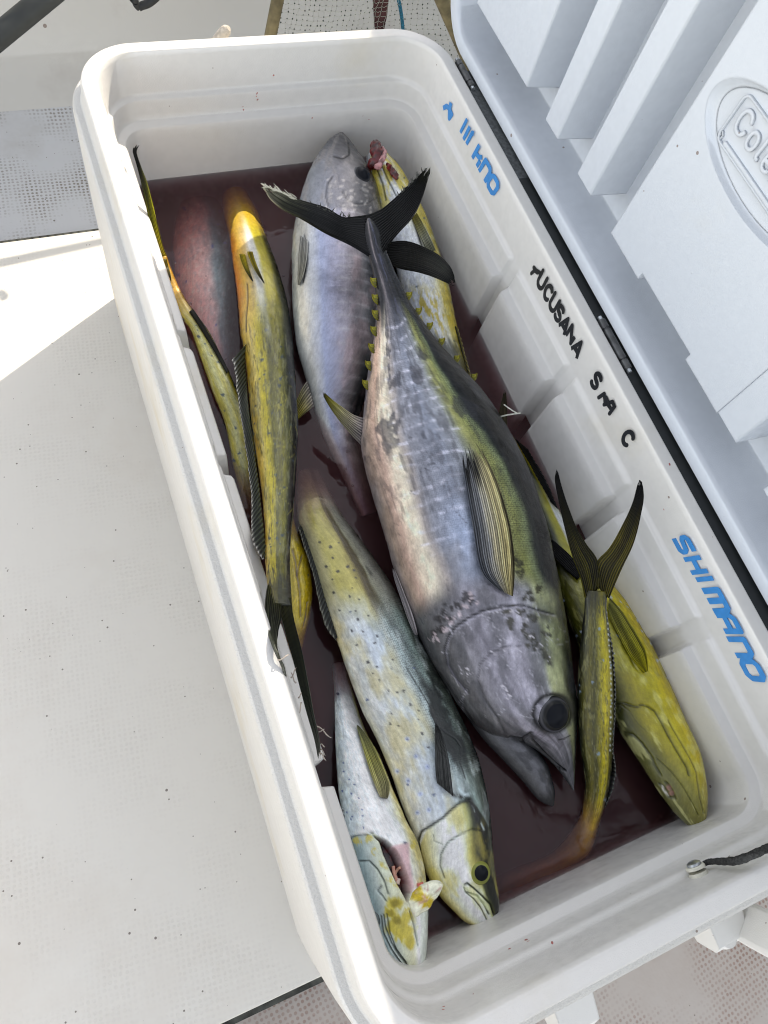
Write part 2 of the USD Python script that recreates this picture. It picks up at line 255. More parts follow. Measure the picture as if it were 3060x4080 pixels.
# ------------------------------------------------------------------ the cooler
cooler = thing_at('fish_cooler', 'large white open cooler holding the whole catch in bloody water', 'cooler', (W / 2, L / 2, 0))
CR = .07
chan = [.71, .545, .38, .218]
sideY = np.unique(np.r_[np.linspace(CR, L - CR, 120), [c + d for c in chan for d in (-.024, -.020, -.016, -.0125, -.010, -.0075, 0, .0075, .010, .0125, .016, .020, .024)]])
def ring_path():
    """Centres, outward normals and panel strength round the rim, counter-clockwise."""
    C, N, Pn = [], [], []
    def pan(y): return np.prod([sst(.0085, .0135, abs(y - c)) for c in chan])
    for y in sideY: C.append((W - CR, y)); N.append((1, 0)); Pn.append(pan(y))
    for a in np.linspace(0, np.pi / 2, 18)[1:-1]: C.append((W - CR, L - CR)); N.append((math.cos(a), math.sin(a))); Pn.append(1)
    for x in np.linspace(W - CR, CR, 26): C.append((x, L - CR)); N.append((0, 1)); Pn.append(1)
    for a in np.linspace(np.pi / 2, np.pi, 18)[1:-1]: C.append((CR, L - CR)); N.append((math.cos(a), math.sin(a))); Pn.append(1)
    for y in sideY[::-1]: C.append((CR, y)); N.append((-1, 0)); Pn.append(pan(y))
    for a in np.linspace(np.pi, 1.5 * np.pi, 18)[1:-1]: C.append((CR, CR)); N.append((math.cos(a), math.sin(a))); Pn.append(1)
    for x in np.linspace(CR, W - CR, 26): C.append((x, CR)); N.append((0, -1)); Pn.append(1)
    for a in np.linspace(1.5 * np.pi, 2 * np.pi, 18)[1:-1]: C.append((W - CR, CR)); N.append((math.cos(a), math.sin(a))); Pn.append(1)
    return np.array(C), np.array(N), np.array(Pn)
RC, RN, RP = ring_path()
def ring_mesh(profile, chprofile=None, floor=False):
    V = []
    for k, (d, z) in enumerate(profile):
        if chprofile is not None:
            d2, z2 = chprofile[k]; dd = d * RP + d2 * (1 - RP); zz = z * RP + z2 * (1 - RP)
        else: dd = np.full(len(RP), d); zz = np.full(len(RP), z)
        xy = RC + RN * (CR - dd)[:, None]
        V.append(np.c_[xy, zz + H])
    n = len(RP); F = grid_faces(len(profile), n, True); V = np.vstack(V)
    if floor:
        V = np.vstack([V, [[W / 2, L / 2, profile[-1][1] + H]]]); k = np.arange(n); e = (len(profile) - 1) * n
        F = np.vstack([F, np.stack([np.full(n, len(V) - 1), e + k, e + (k + 1) % n], 1)])
    return V, F
pr = [(.0, -.0025), (.0006, -.0010), (.0022, 0), (.014, .0004), (.0165, -.0006), (.0182, -.003), (.0190, -.007), (.0203, -.030), (.0212, -.050), (.0220, -.0535), (.0245, -.0555), (.0262, -.0575), (.0270, -.061),
      (.0280, -.076), (.0286, -.080), (.0300, -.0825), (.036, -.0855), (.0385, -.0875), (.0398, -.0915), (.0405, -.10), (.0435, -.17), (.047, -.30), (.049, -.36), (.056, -.372)]
ch = [(.0, -.0025), (.0006, -.0010), (.0022, 0), (.014, .0004), (.0165, -.0006), (.0182, -.003), (.0190, -.007), (.0203, -.030), (.0212, -.050), (.0216, -.0535), (.0220, -.0555), (.0224, -.0575), (.0230, -.061),
      (.0246, -.076), (.0250, -.080), (.0253, -.0825), (.0257, -.0855), (.0260, -.0875), (.0264, -.0915), (.0270, -.10), (.0295, -.17), (.034, -.30), (.037, -.36), (.050, -.372)]
obj('liner', ring_mesh(pr, ch, True), M['liner'], cooler, smooth=24)
sh = [(-.0150, -.42), (-.0158, -.40), (-.0165, -.30), (-.0160, -.10), (-.0150, -.036), (-.0140, -.0300), (-.0115, -.0275), (-.0050, -.0262), (-.0036, -.0245), (-.0024, -.018), (-.0008, -.006), (.0, -.0025)]
obj('outer_shell', ring_mesh(sh), M['shell'], cooler, smooth=32)
obj('base_plate', box(.02, W - .02, .02, L - .02, .001, .03), M['shell'], cooler)

# lid, standing open on the far long side of the cooler
LX, LB = .500, .551            # rib fronts, back panel
lid = thing('lid', parent=str(cooler.GetPath())); ORIG[str(lid.GetPath())] = ORIG[str(cooler.GetPath())]
LY0, LY1, LZ0, LZ1 = -.012, 1.094, -.003, .484
def rrect(y0, y1, z0, z1, r): return Polygon([(y0 + r, z0 + r), (y1 - r, z0 + r), (y1 - r, z1 - r), (y0 + r, z1 - r)]).buffer(r, 12)
def ringpts(poly, n): 
    e = poly.exterior; return np.array([e.interpolate(t, normalized=True).coords[0] for t in np.linspace(0, 1, n, endpoint=False)])
def lid_loft(levels, n=260):
    V = []; 
    for (inset, x) in levels:
        p = ringpts(rrect(LY0 + inset, LY1 - inset, LZ0 + inset, LZ1 - inset, max(.075 - inset, .02)), n)
        V.append(np.c_[np.full(n, x), p[:, 0], p[:, 1] + H])
    V = np.vstack(V); F = grid_faces(len(levels), n, True)
    for e, fl_ in ((0, 1), ((len(levels) - 1) * n, 0)):
        c = V[e:e + n].mean(0); V = np.vstack([V, c]); k = np.arange(n); t = np.stack([np.full(n, len(V) - 1), e + k, e + (k + 1) % n], 1); F = np.vstack([F, t[:, ::-1] if fl_ else t])
    m = trimesh.Trimesh(V, F, process=False); m.fix_normals(); return m
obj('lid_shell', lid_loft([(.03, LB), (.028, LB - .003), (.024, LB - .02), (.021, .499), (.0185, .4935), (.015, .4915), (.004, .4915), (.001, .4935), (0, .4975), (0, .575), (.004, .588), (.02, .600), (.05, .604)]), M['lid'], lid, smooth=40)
ribs = [(.875, 1.03), (.787, .820), (.698, .732), (.404, .368)[::-1], (.315, .281)[::-1], (.226, .193)[::-1], (.03, .138)]
for y0, y1 in ribs:
    m = trimesh.convex.convex_hull(np.array([(x, y, z + H) for x, e in ((LX, 0), (LX + .0015, -.0015), (LB + .002, -.004)) for y in (y0 + e + .0012, y1 - e - .0012) for z in (.062 + e, .43 - e)]))
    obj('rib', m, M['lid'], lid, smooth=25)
# centre block: raised edge bands, a slightly recessed middle, an oval recess with the maker's plate
ov = affinity.scale(Point(.535, .240).buffer(1, 48), .097, .043)
blk = Polygon([(.404, .060), (.643, .060), (.643, .432), (.404, .432)]).difference(Polygon([(.470, .0), (.577, .0), (.577, .069), (.470, .069)])).difference(ov)
def yz_extrude(poly, x0, x1):
    ms = []
    for g in getattr(poly, 'geoms', [poly]):
        m = trimesh.creation.extrude_polygon(g, x1 - x0); v = m.vertices.copy(); m.vertices = np.c_[x0 + v[:, 2], v[:, 0], v[:, 1] + H]; m.invert(); ms.append(m)
    m = trimesh.util.concatenate(ms); m.fix_normals(); return m
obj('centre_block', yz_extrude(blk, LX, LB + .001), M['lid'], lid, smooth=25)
V = []; n = 96
for sc, dx in ((1.0, .0002), (.985, .0012), (.955, .0045), (.92, .0062), (.90, .0064)):
    p = np.array(affinity.scale(ov, sc, sc).exterior.coords)[:-1]; n = len(p); V.append(np.c_[np.full(n, LX + dx), p[:, 0], p[:, 1] + H])
Vv = np.vstack(V + [np.array([[LX + .0064, .535, .240 + H]])]); F = grid_faces(5, n, True); k = np.arange(n)
F = np.vstack([F, np.stack([np.full(n, len(Vv) - 1), 4 * n + (k + 1) % n, 4 * n + k], 1)])
lg = obj('oval_recess', (Vv, F), M['lid'], lid, smooth=50)
def frame_poly(y0, y1, z0, z1, r, w): p = rrect(y0, y1, z0, z1, r); return p.difference(p.buffer(-w))
obj('plate_border', yz_extrude(frame_poly(.468, .604, .2155, .2615, .008, .0022), LX + .0038, LX + .0066), M['lid'], lid, smooth=20)
obj('plate_bar', yz_extrude(rrect(.470, .593, .2175, .2215, .0018), LX + .0040, LX + .0066), M['lid'], lid, smooth=20)
def wall_letter(ch_, h, ycen, zc, xface, depth=.0008, bold=True, sx=1.0, tilt=0.0, facing=-1):
    """A capital laid on a wall that faces -x: it reads towards -y, its top towards +z."""
    m = meshkit.text_mesh(ch_, h, depth, bold); v = m.vertices.copy(); c = (v.min(0) + v.max(0)) / 2; v -= c; v[:, 0] *= sx
    v[:, 0] += v[:, 1] * tilt
    m.vertices = np.c_[xface - v[:, 2], ycen - v[:, 0], zc + H + v[:, 1]]; m.fix_normals(); return m
lw = (.0185, .0165, .0085, .0155, .0225, .0155, .0155)
for i, (c, w) in enumerate(zip('Coleman', lw)):
    y = .597 - sum(lw[:i]) - w / 2 - i * .0008
    obj('emboss_letter', wall_letter(c, .0215, y, .2435 + (.0 if c in 'Cl' else -.0034), LX + .0050, .0020, True, .86), M['lid'], lid, smooth=20)
obj('emboss_letter', wall_letter('®', .010, .6015, .2205, LX + .0053, .0022, False), M['lid'], lid, smooth=20)

# dark strip standing in for the shade in the rim-lid gap, hinges, cord
obj('gap_shade_strip', box(.4793, .4985, -.01, .80, H - .03, H - .0055), M['gasket'], cooler)
obj('gap_shade_strip', box(.4793, .4985, .80, .995, H - .03, H - .0055), M['greygasket'], cooler)
def hinge(y0, y1):
    h = thing('hinge', parent=str(cooler.GetPath())); ORIG[str(h.GetPath())] = ORIG[str(cooler.GetPath())]
    obj('leaf', box(.4785, .4925, y0 + .004, y1 - .004, H - .010, H - .0075), M['hinge'], h)
    cuts = [y0, y0 + (y1 - y0) * .19, y0 + (y1 - y0) * .81, y1]
    for a, b in zip(cuts[:-1], cuts[1:]): obj('knuckle', tube([(.4853, a + .0006, H - .0035), (.4853, a + .0014, H - .0035), (.4853, b - .0014, H - .0035), (.4853, b - .0006, H - .0035)], [.0040, .0047, .0047, .0040], 14), M['hinge'], h, smooth=40)
    obj('pin', tube([(.4853, y0 - .004, H - .0035), (.4853, y1 + .004, H - .0035)], .0026, 10), M['steel'], h)
hinge(.962, 1.012); hinge(.505, .575); hinge(.06, .13)
sc_ = at(2783, 3482, 1, .0215)
scr = sc_ - [0, 0, 0]
def ycyl(c, r0, r1, y0, y1, n=24): return tube([(c[0], y0, c[2]), (c[0], y0 + (y1 - y0) * .6, c[2]), (c[0], y1, c[2])], [r0, r0 * .9 + r1 * .1, r1], n)
obj('washer', ycyl(scr, .0088, .0082, .0195, .0235), M['washer'], cooler)
obj('washer', ycyl(scr, .0088, .0080, .0262, .0290), M['washer'], cooler)
obj('screw', ycyl(scr, .0066, .0040, .0291, .0325), M['steel'], cooler, smooth=40)
e_ = at(3230, 3310, 0, .485)
cp = np.array([scr + [0, .026 - scr[1], 0], scr + [.012, .027 - scr[1], .002], at(2930, 3430, 1, .028), at(3060, 3378, 1, .032), e_])
cp = smoothpoly(cp, 120); rng = np.random.default_rng(4)
rad = np.interp(np.linspace(0, 1, 120), [0, .1, .2, .33, .4, 1], [.0022, .0026, .0036, .0032, .0020, .0018]) * (1 + .25 * (rng.random(120) - .5))
obj('lid_cord', tube(cp, rad, 9), M['cord'], cooler, smooth=60)
fr = [tube([cp[i] , cp[i] + rng.normal(0, .0025, 3) + [.002, 0, .002]], (.0003), 4) for i in rng.integers(5, 118, 26)]
obj('cord_fray', trimesh.util.concatenate(fr), M['cord'], cooler, kind='stuff')
# folding carry handle at the near end: two brackets and the bar
for (px, py) in ((2890, 3712), (2290, 4052)):
    c = at(px, py, 1, -.045)
    hb = thing('handle_bracket', parent=str(cooler.GetPath())); ORIG[str(hb.GetPath())] = ORIG[str(cooler.GetPath())]
    q = np.array([(c[0] + sx * a, y, c[2] + z) for sx in (-1, 1) for a, y, z in ((.021, -.014, .016), (.021, -.014, -.03), (.018, -.052, .008), (.016, -.058, -.004), (.018, -.050, -.026))])
    obj('block', trimesh.convex.convex_hull(q), M['bracket'], hb, smooth=20)
    obj('boss', tube([(c[0] - .004, -.048, c[2] + .0075), (c[0] - .004, -.048, c[2] + .000)], [.0085, .0105], 20), M['bracket'], hb, smooth=40)
a = at(2955, 3668, 1, -.05); b = at(3200, 3790, 1, -.06)
def barbox(a, b, w, h):
    d = (b - a) / np.linalg.norm(b - a); s = np.cross(d, [0, 0, 1]); s /= np.linalg.norm(s); u = np.cross(s, d)
    return trimesh.convex.convex_hull(np.array([p + s * w * i + u * h * j for p in (a, b) for i, j in ((-1, -.8), (-.8, -1), (.8, -1), (1, -.8), (1, .8), (.8, 1), (-.8, 1), (-1, .8))]))
obj('carry_handle', barbox(a, b, .016, .018), M['bracket'], cooler, smooth=20)

# sticker lettering on the upper band of the long wall
BX = .4572
def band(px, py):
    p = at(px, py, 0, BX); return p[1], p[2] - H
def strokes(kind):
    """Wide square capitals on a unit cell, drawn as strokes."""
    w, s = 1.0, .27
    G = {'S': [[(.95, .9), (.25, .9), (.1, .78), (.1, .62), (.25, .52), (.78, .48), (.9, .36), (.9, .22), (.75, .1), (.05, .1)]],
         'H': [[(.12, 0), (.12, 1)], [(.88, 0), (.88, 1)], [(.12, .52), (.88, .52)]], 'I': [[(.12, 0), (.12, 1)]],
         'M': [[(.12, 0), (.12, .9), (.86, .9), (1.0, .75), (1.0, 0)], [(.56, .9), (.56, 0)]],
         'A': [[(.12, 0), (.12, .7), (.32, .9), (.9, .9), (.9, 0)], [(.12, .42), (.9, .42)]],
         'N': [[(.12, 0), (.12, .9), (.74, .9), (.9, .75), (.9, 0)]], 'O': [[(.28, .1), (.1, .25), (.1, .75), (.28, .9), (.74, .9), (.92, .75), (.92, .25), (.74, .1), (.28, .1)]],
         'm': [[(.12, 0), (.12, .95)], [(.55, .05), (.55, .9), (.70, .96)]], 'a': [[(.14, 0), (.14, 1)], [(.14, .45), (.55, .50), (.78, .72)], [(.78, 0), (.78, .45)]], 'q': [[(.1, .2), (.3, .55), (.55, .62)], [(.5, 1.0), (.62, .62), (.9, .25), (.95, .6), (.6, .62)]]}[kind]
    return unary_union([LineString(g).buffer(s / 2, cap_style=2, join_style=1) for g in G])
def sticker(kind, h, wd, y, z, tilt=.25):
    p = affinity.translate(strokes(kind), -.5, -.5); p = affinity.scale(p, wd, h, origin=(0, 0)); p = affinity.skew(p, xs=math.degrees(math.atan(tilt)), origin=(0, 0)).buffer(-.0001).simplify(.00008)
    ms = []
    for g in getattr(p, 'geoms', [p]):
        m = trimesh.creation.extrude_polygon(g, .0007); v = m.vertices; m.vertices = np.c_[BX - v[:, 2] - v[:, 1] * .05, y - v[:, 0], z + H + v[:, 1]]; ms.append(m)
    m = trimesh.util.concatenate(ms); m.fix_normals(); return m
for k, x, y, wd in (('S', 920, 512, .020), ('H', 985, 624, .020), ('I', 1034, 700, .020), ('M', 1097, 812, .026), ('A', 1168, 942, .0225), ('N', 1233, 1076, .0225), ('O', 1297, 1200, .0225)):
    yy, zz = band(2060 + x / 1.382, 1800 + y / 1.382)
    if k == 'I': yy -= .0076
    obj('blue_letter', sticker(k, .0255, wd, yy, zz), M['blue'], cooler, smooth=20)
for k, x, y, wd in (('q', 1335, 658, .026), ('I', 1430, 757, .020), ('m', 1463, 826, .022), ('a', 1518, 940, .0235), ('N', 1560, 1022, .0235), ('O', 1605, 1108, .0235)):
    yy, zz = band(900 + x / 1.508, y / 1.508)
    if k == 'I': yy -= .0076
    obj('blue_letter', sticker(k, .0255, wd, yy, zz), M['blue'], cooler, smooth=20)
def blackcap(kind, h, w, y, z):
    ar = lambda cx, cy, rx, ry, a0, a1: [(cx + rx * math.cos(math.radians(t)), cy + ry * math.sin(math.radians(t))) for t in np.linspace(a0, a1, 14)]
    G = {'U': [[(.14, .9), (.14, .32)] + ar(.5, .36, .36, .27, 180, 360) + [(.86, .9)]], 'C': [ar(.52, .5, .38, .40, 48, 312)], 'S': [ar(.5, .71, .32, .20, 35, 270) + ar(.5, .29, .32, .20, 90, -145)],
         'A': [[(.08, .08), (.5, .9), (.92, .08)], [(.3, .34), (.7, .34)]], 'N': [[(.14, .08), (.14, .9), (.86, .1), (.86, .62)]], 'p': [[(.2, .1), (.35, .5)], [(.15, .55), (.5, .62), (.9, .8)], [(.35, .5), (.7, .62)]],
         'n': [[(.05, .1), (.2, .75), (.75, .35)], [(.5, .75), (.85, .7)]], 'a': [[(.1, .05), (.45, .8), (.8, .75), (.85, .1)], [(.35, .35), (.75, .4)]]}[kind]
    p = unary_union([LineString(g).buffer(.125, cap_style=2 if kind in 'AN' else 1) for g in G]); p = affinity.scale(affinity.translate(p, -.5, -.5), w, h, origin=(0, 0)).simplify(.00006); ms = []
    for g in getattr(p, 'geoms', [p]):
        m = trimesh.creation.extrude_polygon(g, .0007); v = m.vertices; m.vertices = np.c_[BX - v[:, 2] - v[:, 1] * .05, y - v[:, 0], z + H + v[:, 1]]; ms.append(m)
    m = trimesh.util.concatenate(ms); m.fix_normals(); return m
for c, x, y, h in (('p', 335, 262, .020), ('U', 372, 312, .0245), ('C', 407, 380, .0235), ('U', 441, 440, .0245), ('S', 470, 498, .0235), ('A', 502, 562, .0235), ('N', 540, 618, .0215), ('A', 575, 695, .0245), ('S', 681, 882, .0235), ('n', 728, 990, .018), ('a', 762, 1022, .020), ('C', 862, 1210, .0245)):
    yy, zz = band(1900 + x / 1.43, 900 + y / 1.43)
    obj('black_letter', blackcap(c, h * 1.08, .0172, yy, zz), M['black'], cooler, smooth=20)

# ------------------------------------------------------------------ bloody water
ZW = -.165
wp = [(x, y) for x, y in (RC + RN * (CR - .036))]
wm = trimesh.creation.extrude_polygon(Polygon(wp).simplify(.0002), .206); wm.apply_translation((0, 0, H + ZW - .206))
obj('bloody_water', wm, M['water'], label='dark red bloody water lying in the cooler', cat='water', kind='stuff', smooth=20)

# ------------------------------------------------------------------ fish
class Fish:
    """A fish lofted between its two outlines; stations run from the snout to the tail root."""
    def __init__(s, st, zr, thick, ns=240, nt=120, power=2.0):
        st = np.array(st, float); z = np.broadcast_to(zr, len(st)).astype(float)
        Lp = np.array([P(a[0], a[1], zz) for a, zz in zip(st, z)]); Rp = np.array([P(a[2], a[3], zz) for a, zz in zip(st, z)])
        c = (Lp + Rp) / 2; t = np.r_[0, np.cumsum(np.linalg.norm(np.diff(c, axis=0), axis=1) + 1e-5)]
        u = np.linspace(0, 1, ns); u = t[-1] * (.5 * u + .5 * (.5 - .5 * np.cos(np.pi * u)))
        Lq = np.stack([PchipInterpolator(t, Lp[:, k])(u) for k in range(3)], 1); Rq = np.stack([PchipInterpolator(t, Rp[:, k])(u) for k in range(3)], 1)
        th = PchipInterpolator(t, np.broadcast_to(thick, len(st)).astype(float))(u)
        C = (Lq + Rq) / 2; A = (Rq - Lq) / 2; T = np.gradient(C, u, axis=0)
        N = np.cross(T, A); N /= np.linalg.norm(N, axis=1, keepdims=True) + 1e-12; N[N[:, 2] < 0] *= -1
        hw = np.linalg.norm(A, axis=1)
        a = np.linspace(0, 2 * np.pi, nt, endpoint=False)
        ca, sa = np.cos(a), np.sin(a); e = 2 / power
        ca_, sa_ = np.sign(ca) * np.abs(ca) ** e, np.sign(sa) * np.abs(sa) ** e
        V = C[:, None] + ca_[None, :, None] * A[:, None] + (sa_[None, :, None] * (hw * th)[:, None, None]) * N[:, None]
        s.V = V; s.s = np.repeat((u / t[-1])[:, None], nt, 1); s.v = np.repeat(ca[None], ns, 0); s.top = np.repeat((sa > -.05)[None], ns, 0)
        s.mask = np.zeros_like(s.s); s.len = t[-1]; s.ns, s.nt = ns, nt; s.hw = hw; s.uv = np.stack([s.s * s.len, hw[:, None] * np.repeat(a[None], ns, 0), np.zeros_like(s.s)], -1)
        s.finish()
        # how far across the visible flank each point lies, belly edge -1 to back edge +1
        k = nt // 2; dx, dy = s.px[:, :1] - s.px[:, k:k + 1], s.py[:, :1] - s.py[:, k:k + 1]; q = s.px * dx + s.py * dy
        lo, hi = q.min(1, keepdims=True), q.max(1, keepdims=True); s.v = 2 * (q - lo) / (hi - lo + 1e-9) - 1
    def finish(s):
        x, y = proj(s.V.reshape(-1, 3)); s.px = x.reshape(s.ns, s.nt); s.py = y.reshape(s.ns, s.nt)
        gu = np.gradient(s.V, axis=0); gv = (np.roll(s.V, -1, 1) - np.roll(s.V, 1, 1)); n = np.cross(gu, gv); n /= np.linalg.norm(n, axis=2, keepdims=True) + 1e-12
        c = s.V.mean(1, keepdims=True); f = np.sign((n * (s.V - c)).sum(2, keepdims=True)); f[f == 0] = 1; s.N = n * f
        m = s.top & (s.N @ (CC - s.V.reshape(-1, 3).mean(0)) > 0)
        s.surf = (np.c_[s.px[m], s.py[m]], s.V[m], s.N[m]); s._i = None
    def groove(s, mask, depth): s.V = s.V - s.N * (mask * depth * s.top)[..., None]
    def on(s, pts, lift=.002):
        """Points of the skin under these pixels, lifted off it; a third value adds its own lift."""
        if s._i is None: s._i = LinearNDInterpolator(s.surf[0], s.surf[1]); s._j = cKDTree(s.surf[0])
        out = []
        for p in pts:
            q = s._i(p[0], p[1]).ravel()
            _, k = s._j.query((p[0], p[1]))
            if np.isnan(q[0]):
                zz = s.surf[1][k][2] - H; q = P(p[0], p[1], zz)
            d = CC - q; d /= np.linalg.norm(d)
            out.append(q + d * (lift + (p[2] if len(p) > 2 else 0)))
        return np.array(out)
    def normal(s, px, py):
        if s._i is None: s.on([(px, py)])
        _, k = s._j.query((px, py)); return s.surf[2][k]
    def mesh(s):
        F = grid_faces(s.ns, s.nt, True); V = s.V.reshape(-1, 3); n = len(V)
        k = np.arange(s.nt); e = (s.ns - 1) * s.nt
        V = np.vstack([V, s.V[0].mean(0), s.V[-1].mean(0)])
        F = np.vstack([F, np.stack([np.full(s.nt, n), (k + 1) % s.nt, k], 1), np.stack([np.full(s.nt, n + 1), e + k, e + (k + 1) % s.nt], 1)])
        if trimesh.Trimesh(V, F, process=False).volume < 0: F = F[:, ::-1]
        return V, F
    def emit(s, parent, col, mt, name='body', label=None):
        c = col.reshape(-1, 3); c = np.vstack([c, c[0], c[-1]]); s.uv[..., 2] = s.mask; u = s.uv.reshape(-1, 3); u = np.vstack([u, u[0], u[-1]])
        return obj(name, s.mesh(), mt, parent, col=c, uvm=u, label=label)

def fin(parent, e1, e2, colour, name='fin', nr=15, nl=36, jag=.06, ridge=.0007, thick=.0006, seed=0, mt=None, bow=0.0, label=None, fray=0):
    """A fin between two edges, each from root to tip in world points: ridged rays, a ragged end."""
    e1 = smoothpoly(e1, nl); e2 = smoothpoly(e2, nl); rng = np.random.default_rng(seed)
    per = 6; m = nr * per + 1; w = np.linspace(0, 1, m); cut = 1 - jag * rng.random(nr + 1)
    cutw = np.interp(w, np.linspace(0, 1, nr + 1), cut) - .35 * jag * (np.abs(np.sin(np.pi * w * nr)))
    t = np.linspace(0, 1, nl)
    A = np.empty((nl, m, 3))
    for k in range(3):
        f1 = np.stack([np.interp(t * c, t, e1[:, k]) for c in cutw], 1); f2 = np.stack([np.interp(t * c, t, e2[:, k]) for c in cutw], 1)
        A[..., k] = f1 * (1 - w) + f2 * w
    gu = np.gradient(A, axis=0); gv = np.gradient(A, axis=1); N = np.cross(gu, gv); N /= np.linalg.norm(N, axis=2, keepdims=True) + 1e-12
    if (N.reshape(-1, 3) @ (CC - A.reshape(-1, 3).mean(0))).mean() < 0: N = -N
    ray = np.cos(2 * np.pi * w * nr)[None] * np.ones((nl, 1))
    A = A + N * (ray * ridge * np.linspace(1, .4, nl)[:, None] + bow * np.sin(np.pi * w)[None] * np.sin(np.pi * .5 * t)[:, None])[..., None]
    tt = np.repeat(t[:, None], m, 1); ww = np.repeat(w[None], nl, 0)
    rv_ = np.interp(w * nr, np.arange(nr + 1), rng.uniform(.62, 1.22, nr + 1)); ph = np.interp(w, np.linspace(0, 1, nr + 1), rng.uniform(-.9, .9, nr + 1))
    ray = np.cos(2 * np.pi * w[None] * nr + ph[None] + 1.2 * (noise2(tt * 3 + seed, ww * 2, seed + 7) - .5)); fine = noise2(ww * nr * 5, tt * 5 + seed, seed + 3)
    c = colour(tt, ww, ray, noise2(tt * 6 + seed, ww * nr * .8, seed)) * (rv_[None, :] * (.72 + .56 * fine))[..., None]
    T = thick * np.linspace(2.2, .6, nl)[:, None, None]
    V = np.vstack([(A + N * T).reshape(-1, 3), (A - N * T).reshape(-1, 3)]); g = grid_faces(nl, m); n = nl * m
    idx = np.arange(n).reshape(nl, m); rim = np.r_[idx[0], idx[1:, -1], idx[-1, -2::-1], idx[-2:0:-1, 0]]; r2 = np.roll(rim, -1)
    F = np.vstack([g, g[:, ::-1] + n, np.stack([rim, rim + n, r2], 1), np.stack([r2, rim + n, r2 + n], 1)])
    if trimesh.Trimesh(V, F, process=False).volume < 0: F = F[:, ::-1]
    cc = np.vstack([c.reshape(-1, 3)] * 2); uv = np.stack([tt * .1, ww * .05, np.full_like(tt, seed * .37)], -1).reshape(-1, 3)
    return obj(name, (V, F), mt or M['fin'], parent, col=cc, uvm=np.vstack([uv, uv]), label=label)
def finramp(stops, dark=.55, tint=None):
    def f(t, w, ray, n):
        c = ramp(t, stops); return c * (1 - dark * (.5 - .5 * ray) * (.4 + .9 * n))[..., None]
    return f
def px3(pts): return np.array([P(*p) for p in pts])

def eye(f, parent, px, py, rpx, iris, ring, pup=.52, bulge=.35, tilt=0):
    c = f.on([(px, py)], 0.0)[0]; r = rpx * np.linalg.norm(CC - c) / FPX
    n = f.normal(px, py); v = CC - c; v /= np.linalg.norm(v); n = n * (1 - tilt) + v * tilt; n /= np.linalg.norm(n)
    a = np.cross(n, [0, 0, 1.]); a /= np.linalg.norm(a); b = np.cross(n, a)
    def dome(r0, r1, h0, h1, k=40, q=12):
        ang = np.linspace(0, 2 * np.pi, k, endpoint=False); V = []
        for x in np.linspace(0, 1, q):
            rr = r0 + (r1 - r0) * x; hh = h0 + (h1 - h0) * (1 - (1 - x) ** 2)
            V.append(c + n * hh + rr * (np.cos(ang)[:, None] * a + np.sin(ang)[:, None] * b))
        V = np.vstack(V + [[c + n * h1]]); F = grid_faces(q, k, True); j = np.arange(k)
        F = np.vstack([F, np.stack([np.full(k, len(V) - 1), (q - 1) * k + j, (q - 1) * k + (j + 1) % k], 1)])
        return V, F, np.r_[np.repeat(np.linspace(0, 1, q), k), 1]
    V, F, x = dome(r, r * pup * .9, -.002, r * bulge)
    e = obj('eye', (V, F), M['iris'], parent, col=ramp(x, [(0, ring[0]), (.3, ring[1]), (.5, iris), (.8, iris), (1, (0.02, 0.02, 0.02))]))
    V, F, x = dome(r * pup, r * .02, r * bulge * .98, r * (bulge + .12))
    obj('pupil', (V, F), M['pupil'], e, smooth=60)

def spots(px, py, pts, rad):
    if len(pts) == 0: return np.zeros(px.shape)
    d, k = cKDTree(np.array(pts)[:, :2]).query(np.c_[px.ravel(), py.ravel()]); r = np.broadcast_to(rad, len(pts))[k]
    return (1 - sst(.55, 1.15, d / r)).reshape(px.shape)
def scratch(f, seed, n, lens, box_, w=1.5):
    """Thin random scratches in a pixel box, as a mask on the skin."""
    r = np.random.default_rng(seed); m = np.zeros(f.px.shape)
    for _ in range(n):
        x, y = r.uniform(box_[0], box_[2]), r.uniform(box_[1], box_[3]); a = r.normal(1.2, .7); l = r.uniform(*lens); k = np.cumsum(r.normal(0, .25, 5)) + a
        pts = [(x, y)]
        for q in k: pts.append((pts[-1][0] + math.cos(q) * l / 5, pts[-1][1] + math.sin(q) * l / 5))
        m = np.maximum(m, np.exp(-(pline(f.px, f.py, pts) / w) ** 2) * r.uniform(.4, 1))
    return m
def rough(f, amp=.0008, fr=40, seed=0):
    f.V = f.V + f.N * ((noise2(f.uv[..., 0] * fr, f.uv[..., 1] * fr, seed) - .5) * 2 * amp)[..., None]


# ---- 1. the big tuna on top of the catch
def tuna_colour(f, mirror=1):
    s, v, px, py = f.s, f.v * mirror, f.px, f.py
    n = noise2(s * 14, v * 3, 3); n2 = noise2(s * 60, v * 14, 5); n3 = noise2(s * 30, v * 22, 9)
    vv = v + (n - .5) * .16 + .24 * np.exp(-((s - .66) / .13) ** 2) * sst(-.1, .5, v)
    body = ramp(vv, [(-1, (.36, .33, .32)), (-.90, (.46, .39, .34)), (-.80, (.50, .41, .36)), (-.68, (.62, .56, .48)), (-.58, (.60, .56, .48)), (-.46, (.42, .39, .37)), (-.36, (.33, .33, .35)), (-.05, (.31, .325, .365)), (.2, (.33, .34, .36)),  # cream belly streak puts a sky highlight into the skin colour
                     (.30, (.35, .36, .37)), (.40, (.34, .35, .28)), (.50, (.37, .37, .21)), (.62, (.35, .36, .19)), (.73, (.30, .33, .22)), (.79, (.07, .08, .075)), (.85, (.016, .019, .023)), (1, (.008, .01, .014))])
    st_ = noise2(s * 40, v * 18, 15, 6); body = body * (1 + .26 * (st_ - .5) + .34 * (n2 - .5))[..., None]
    return body, vv, n, n2, n3
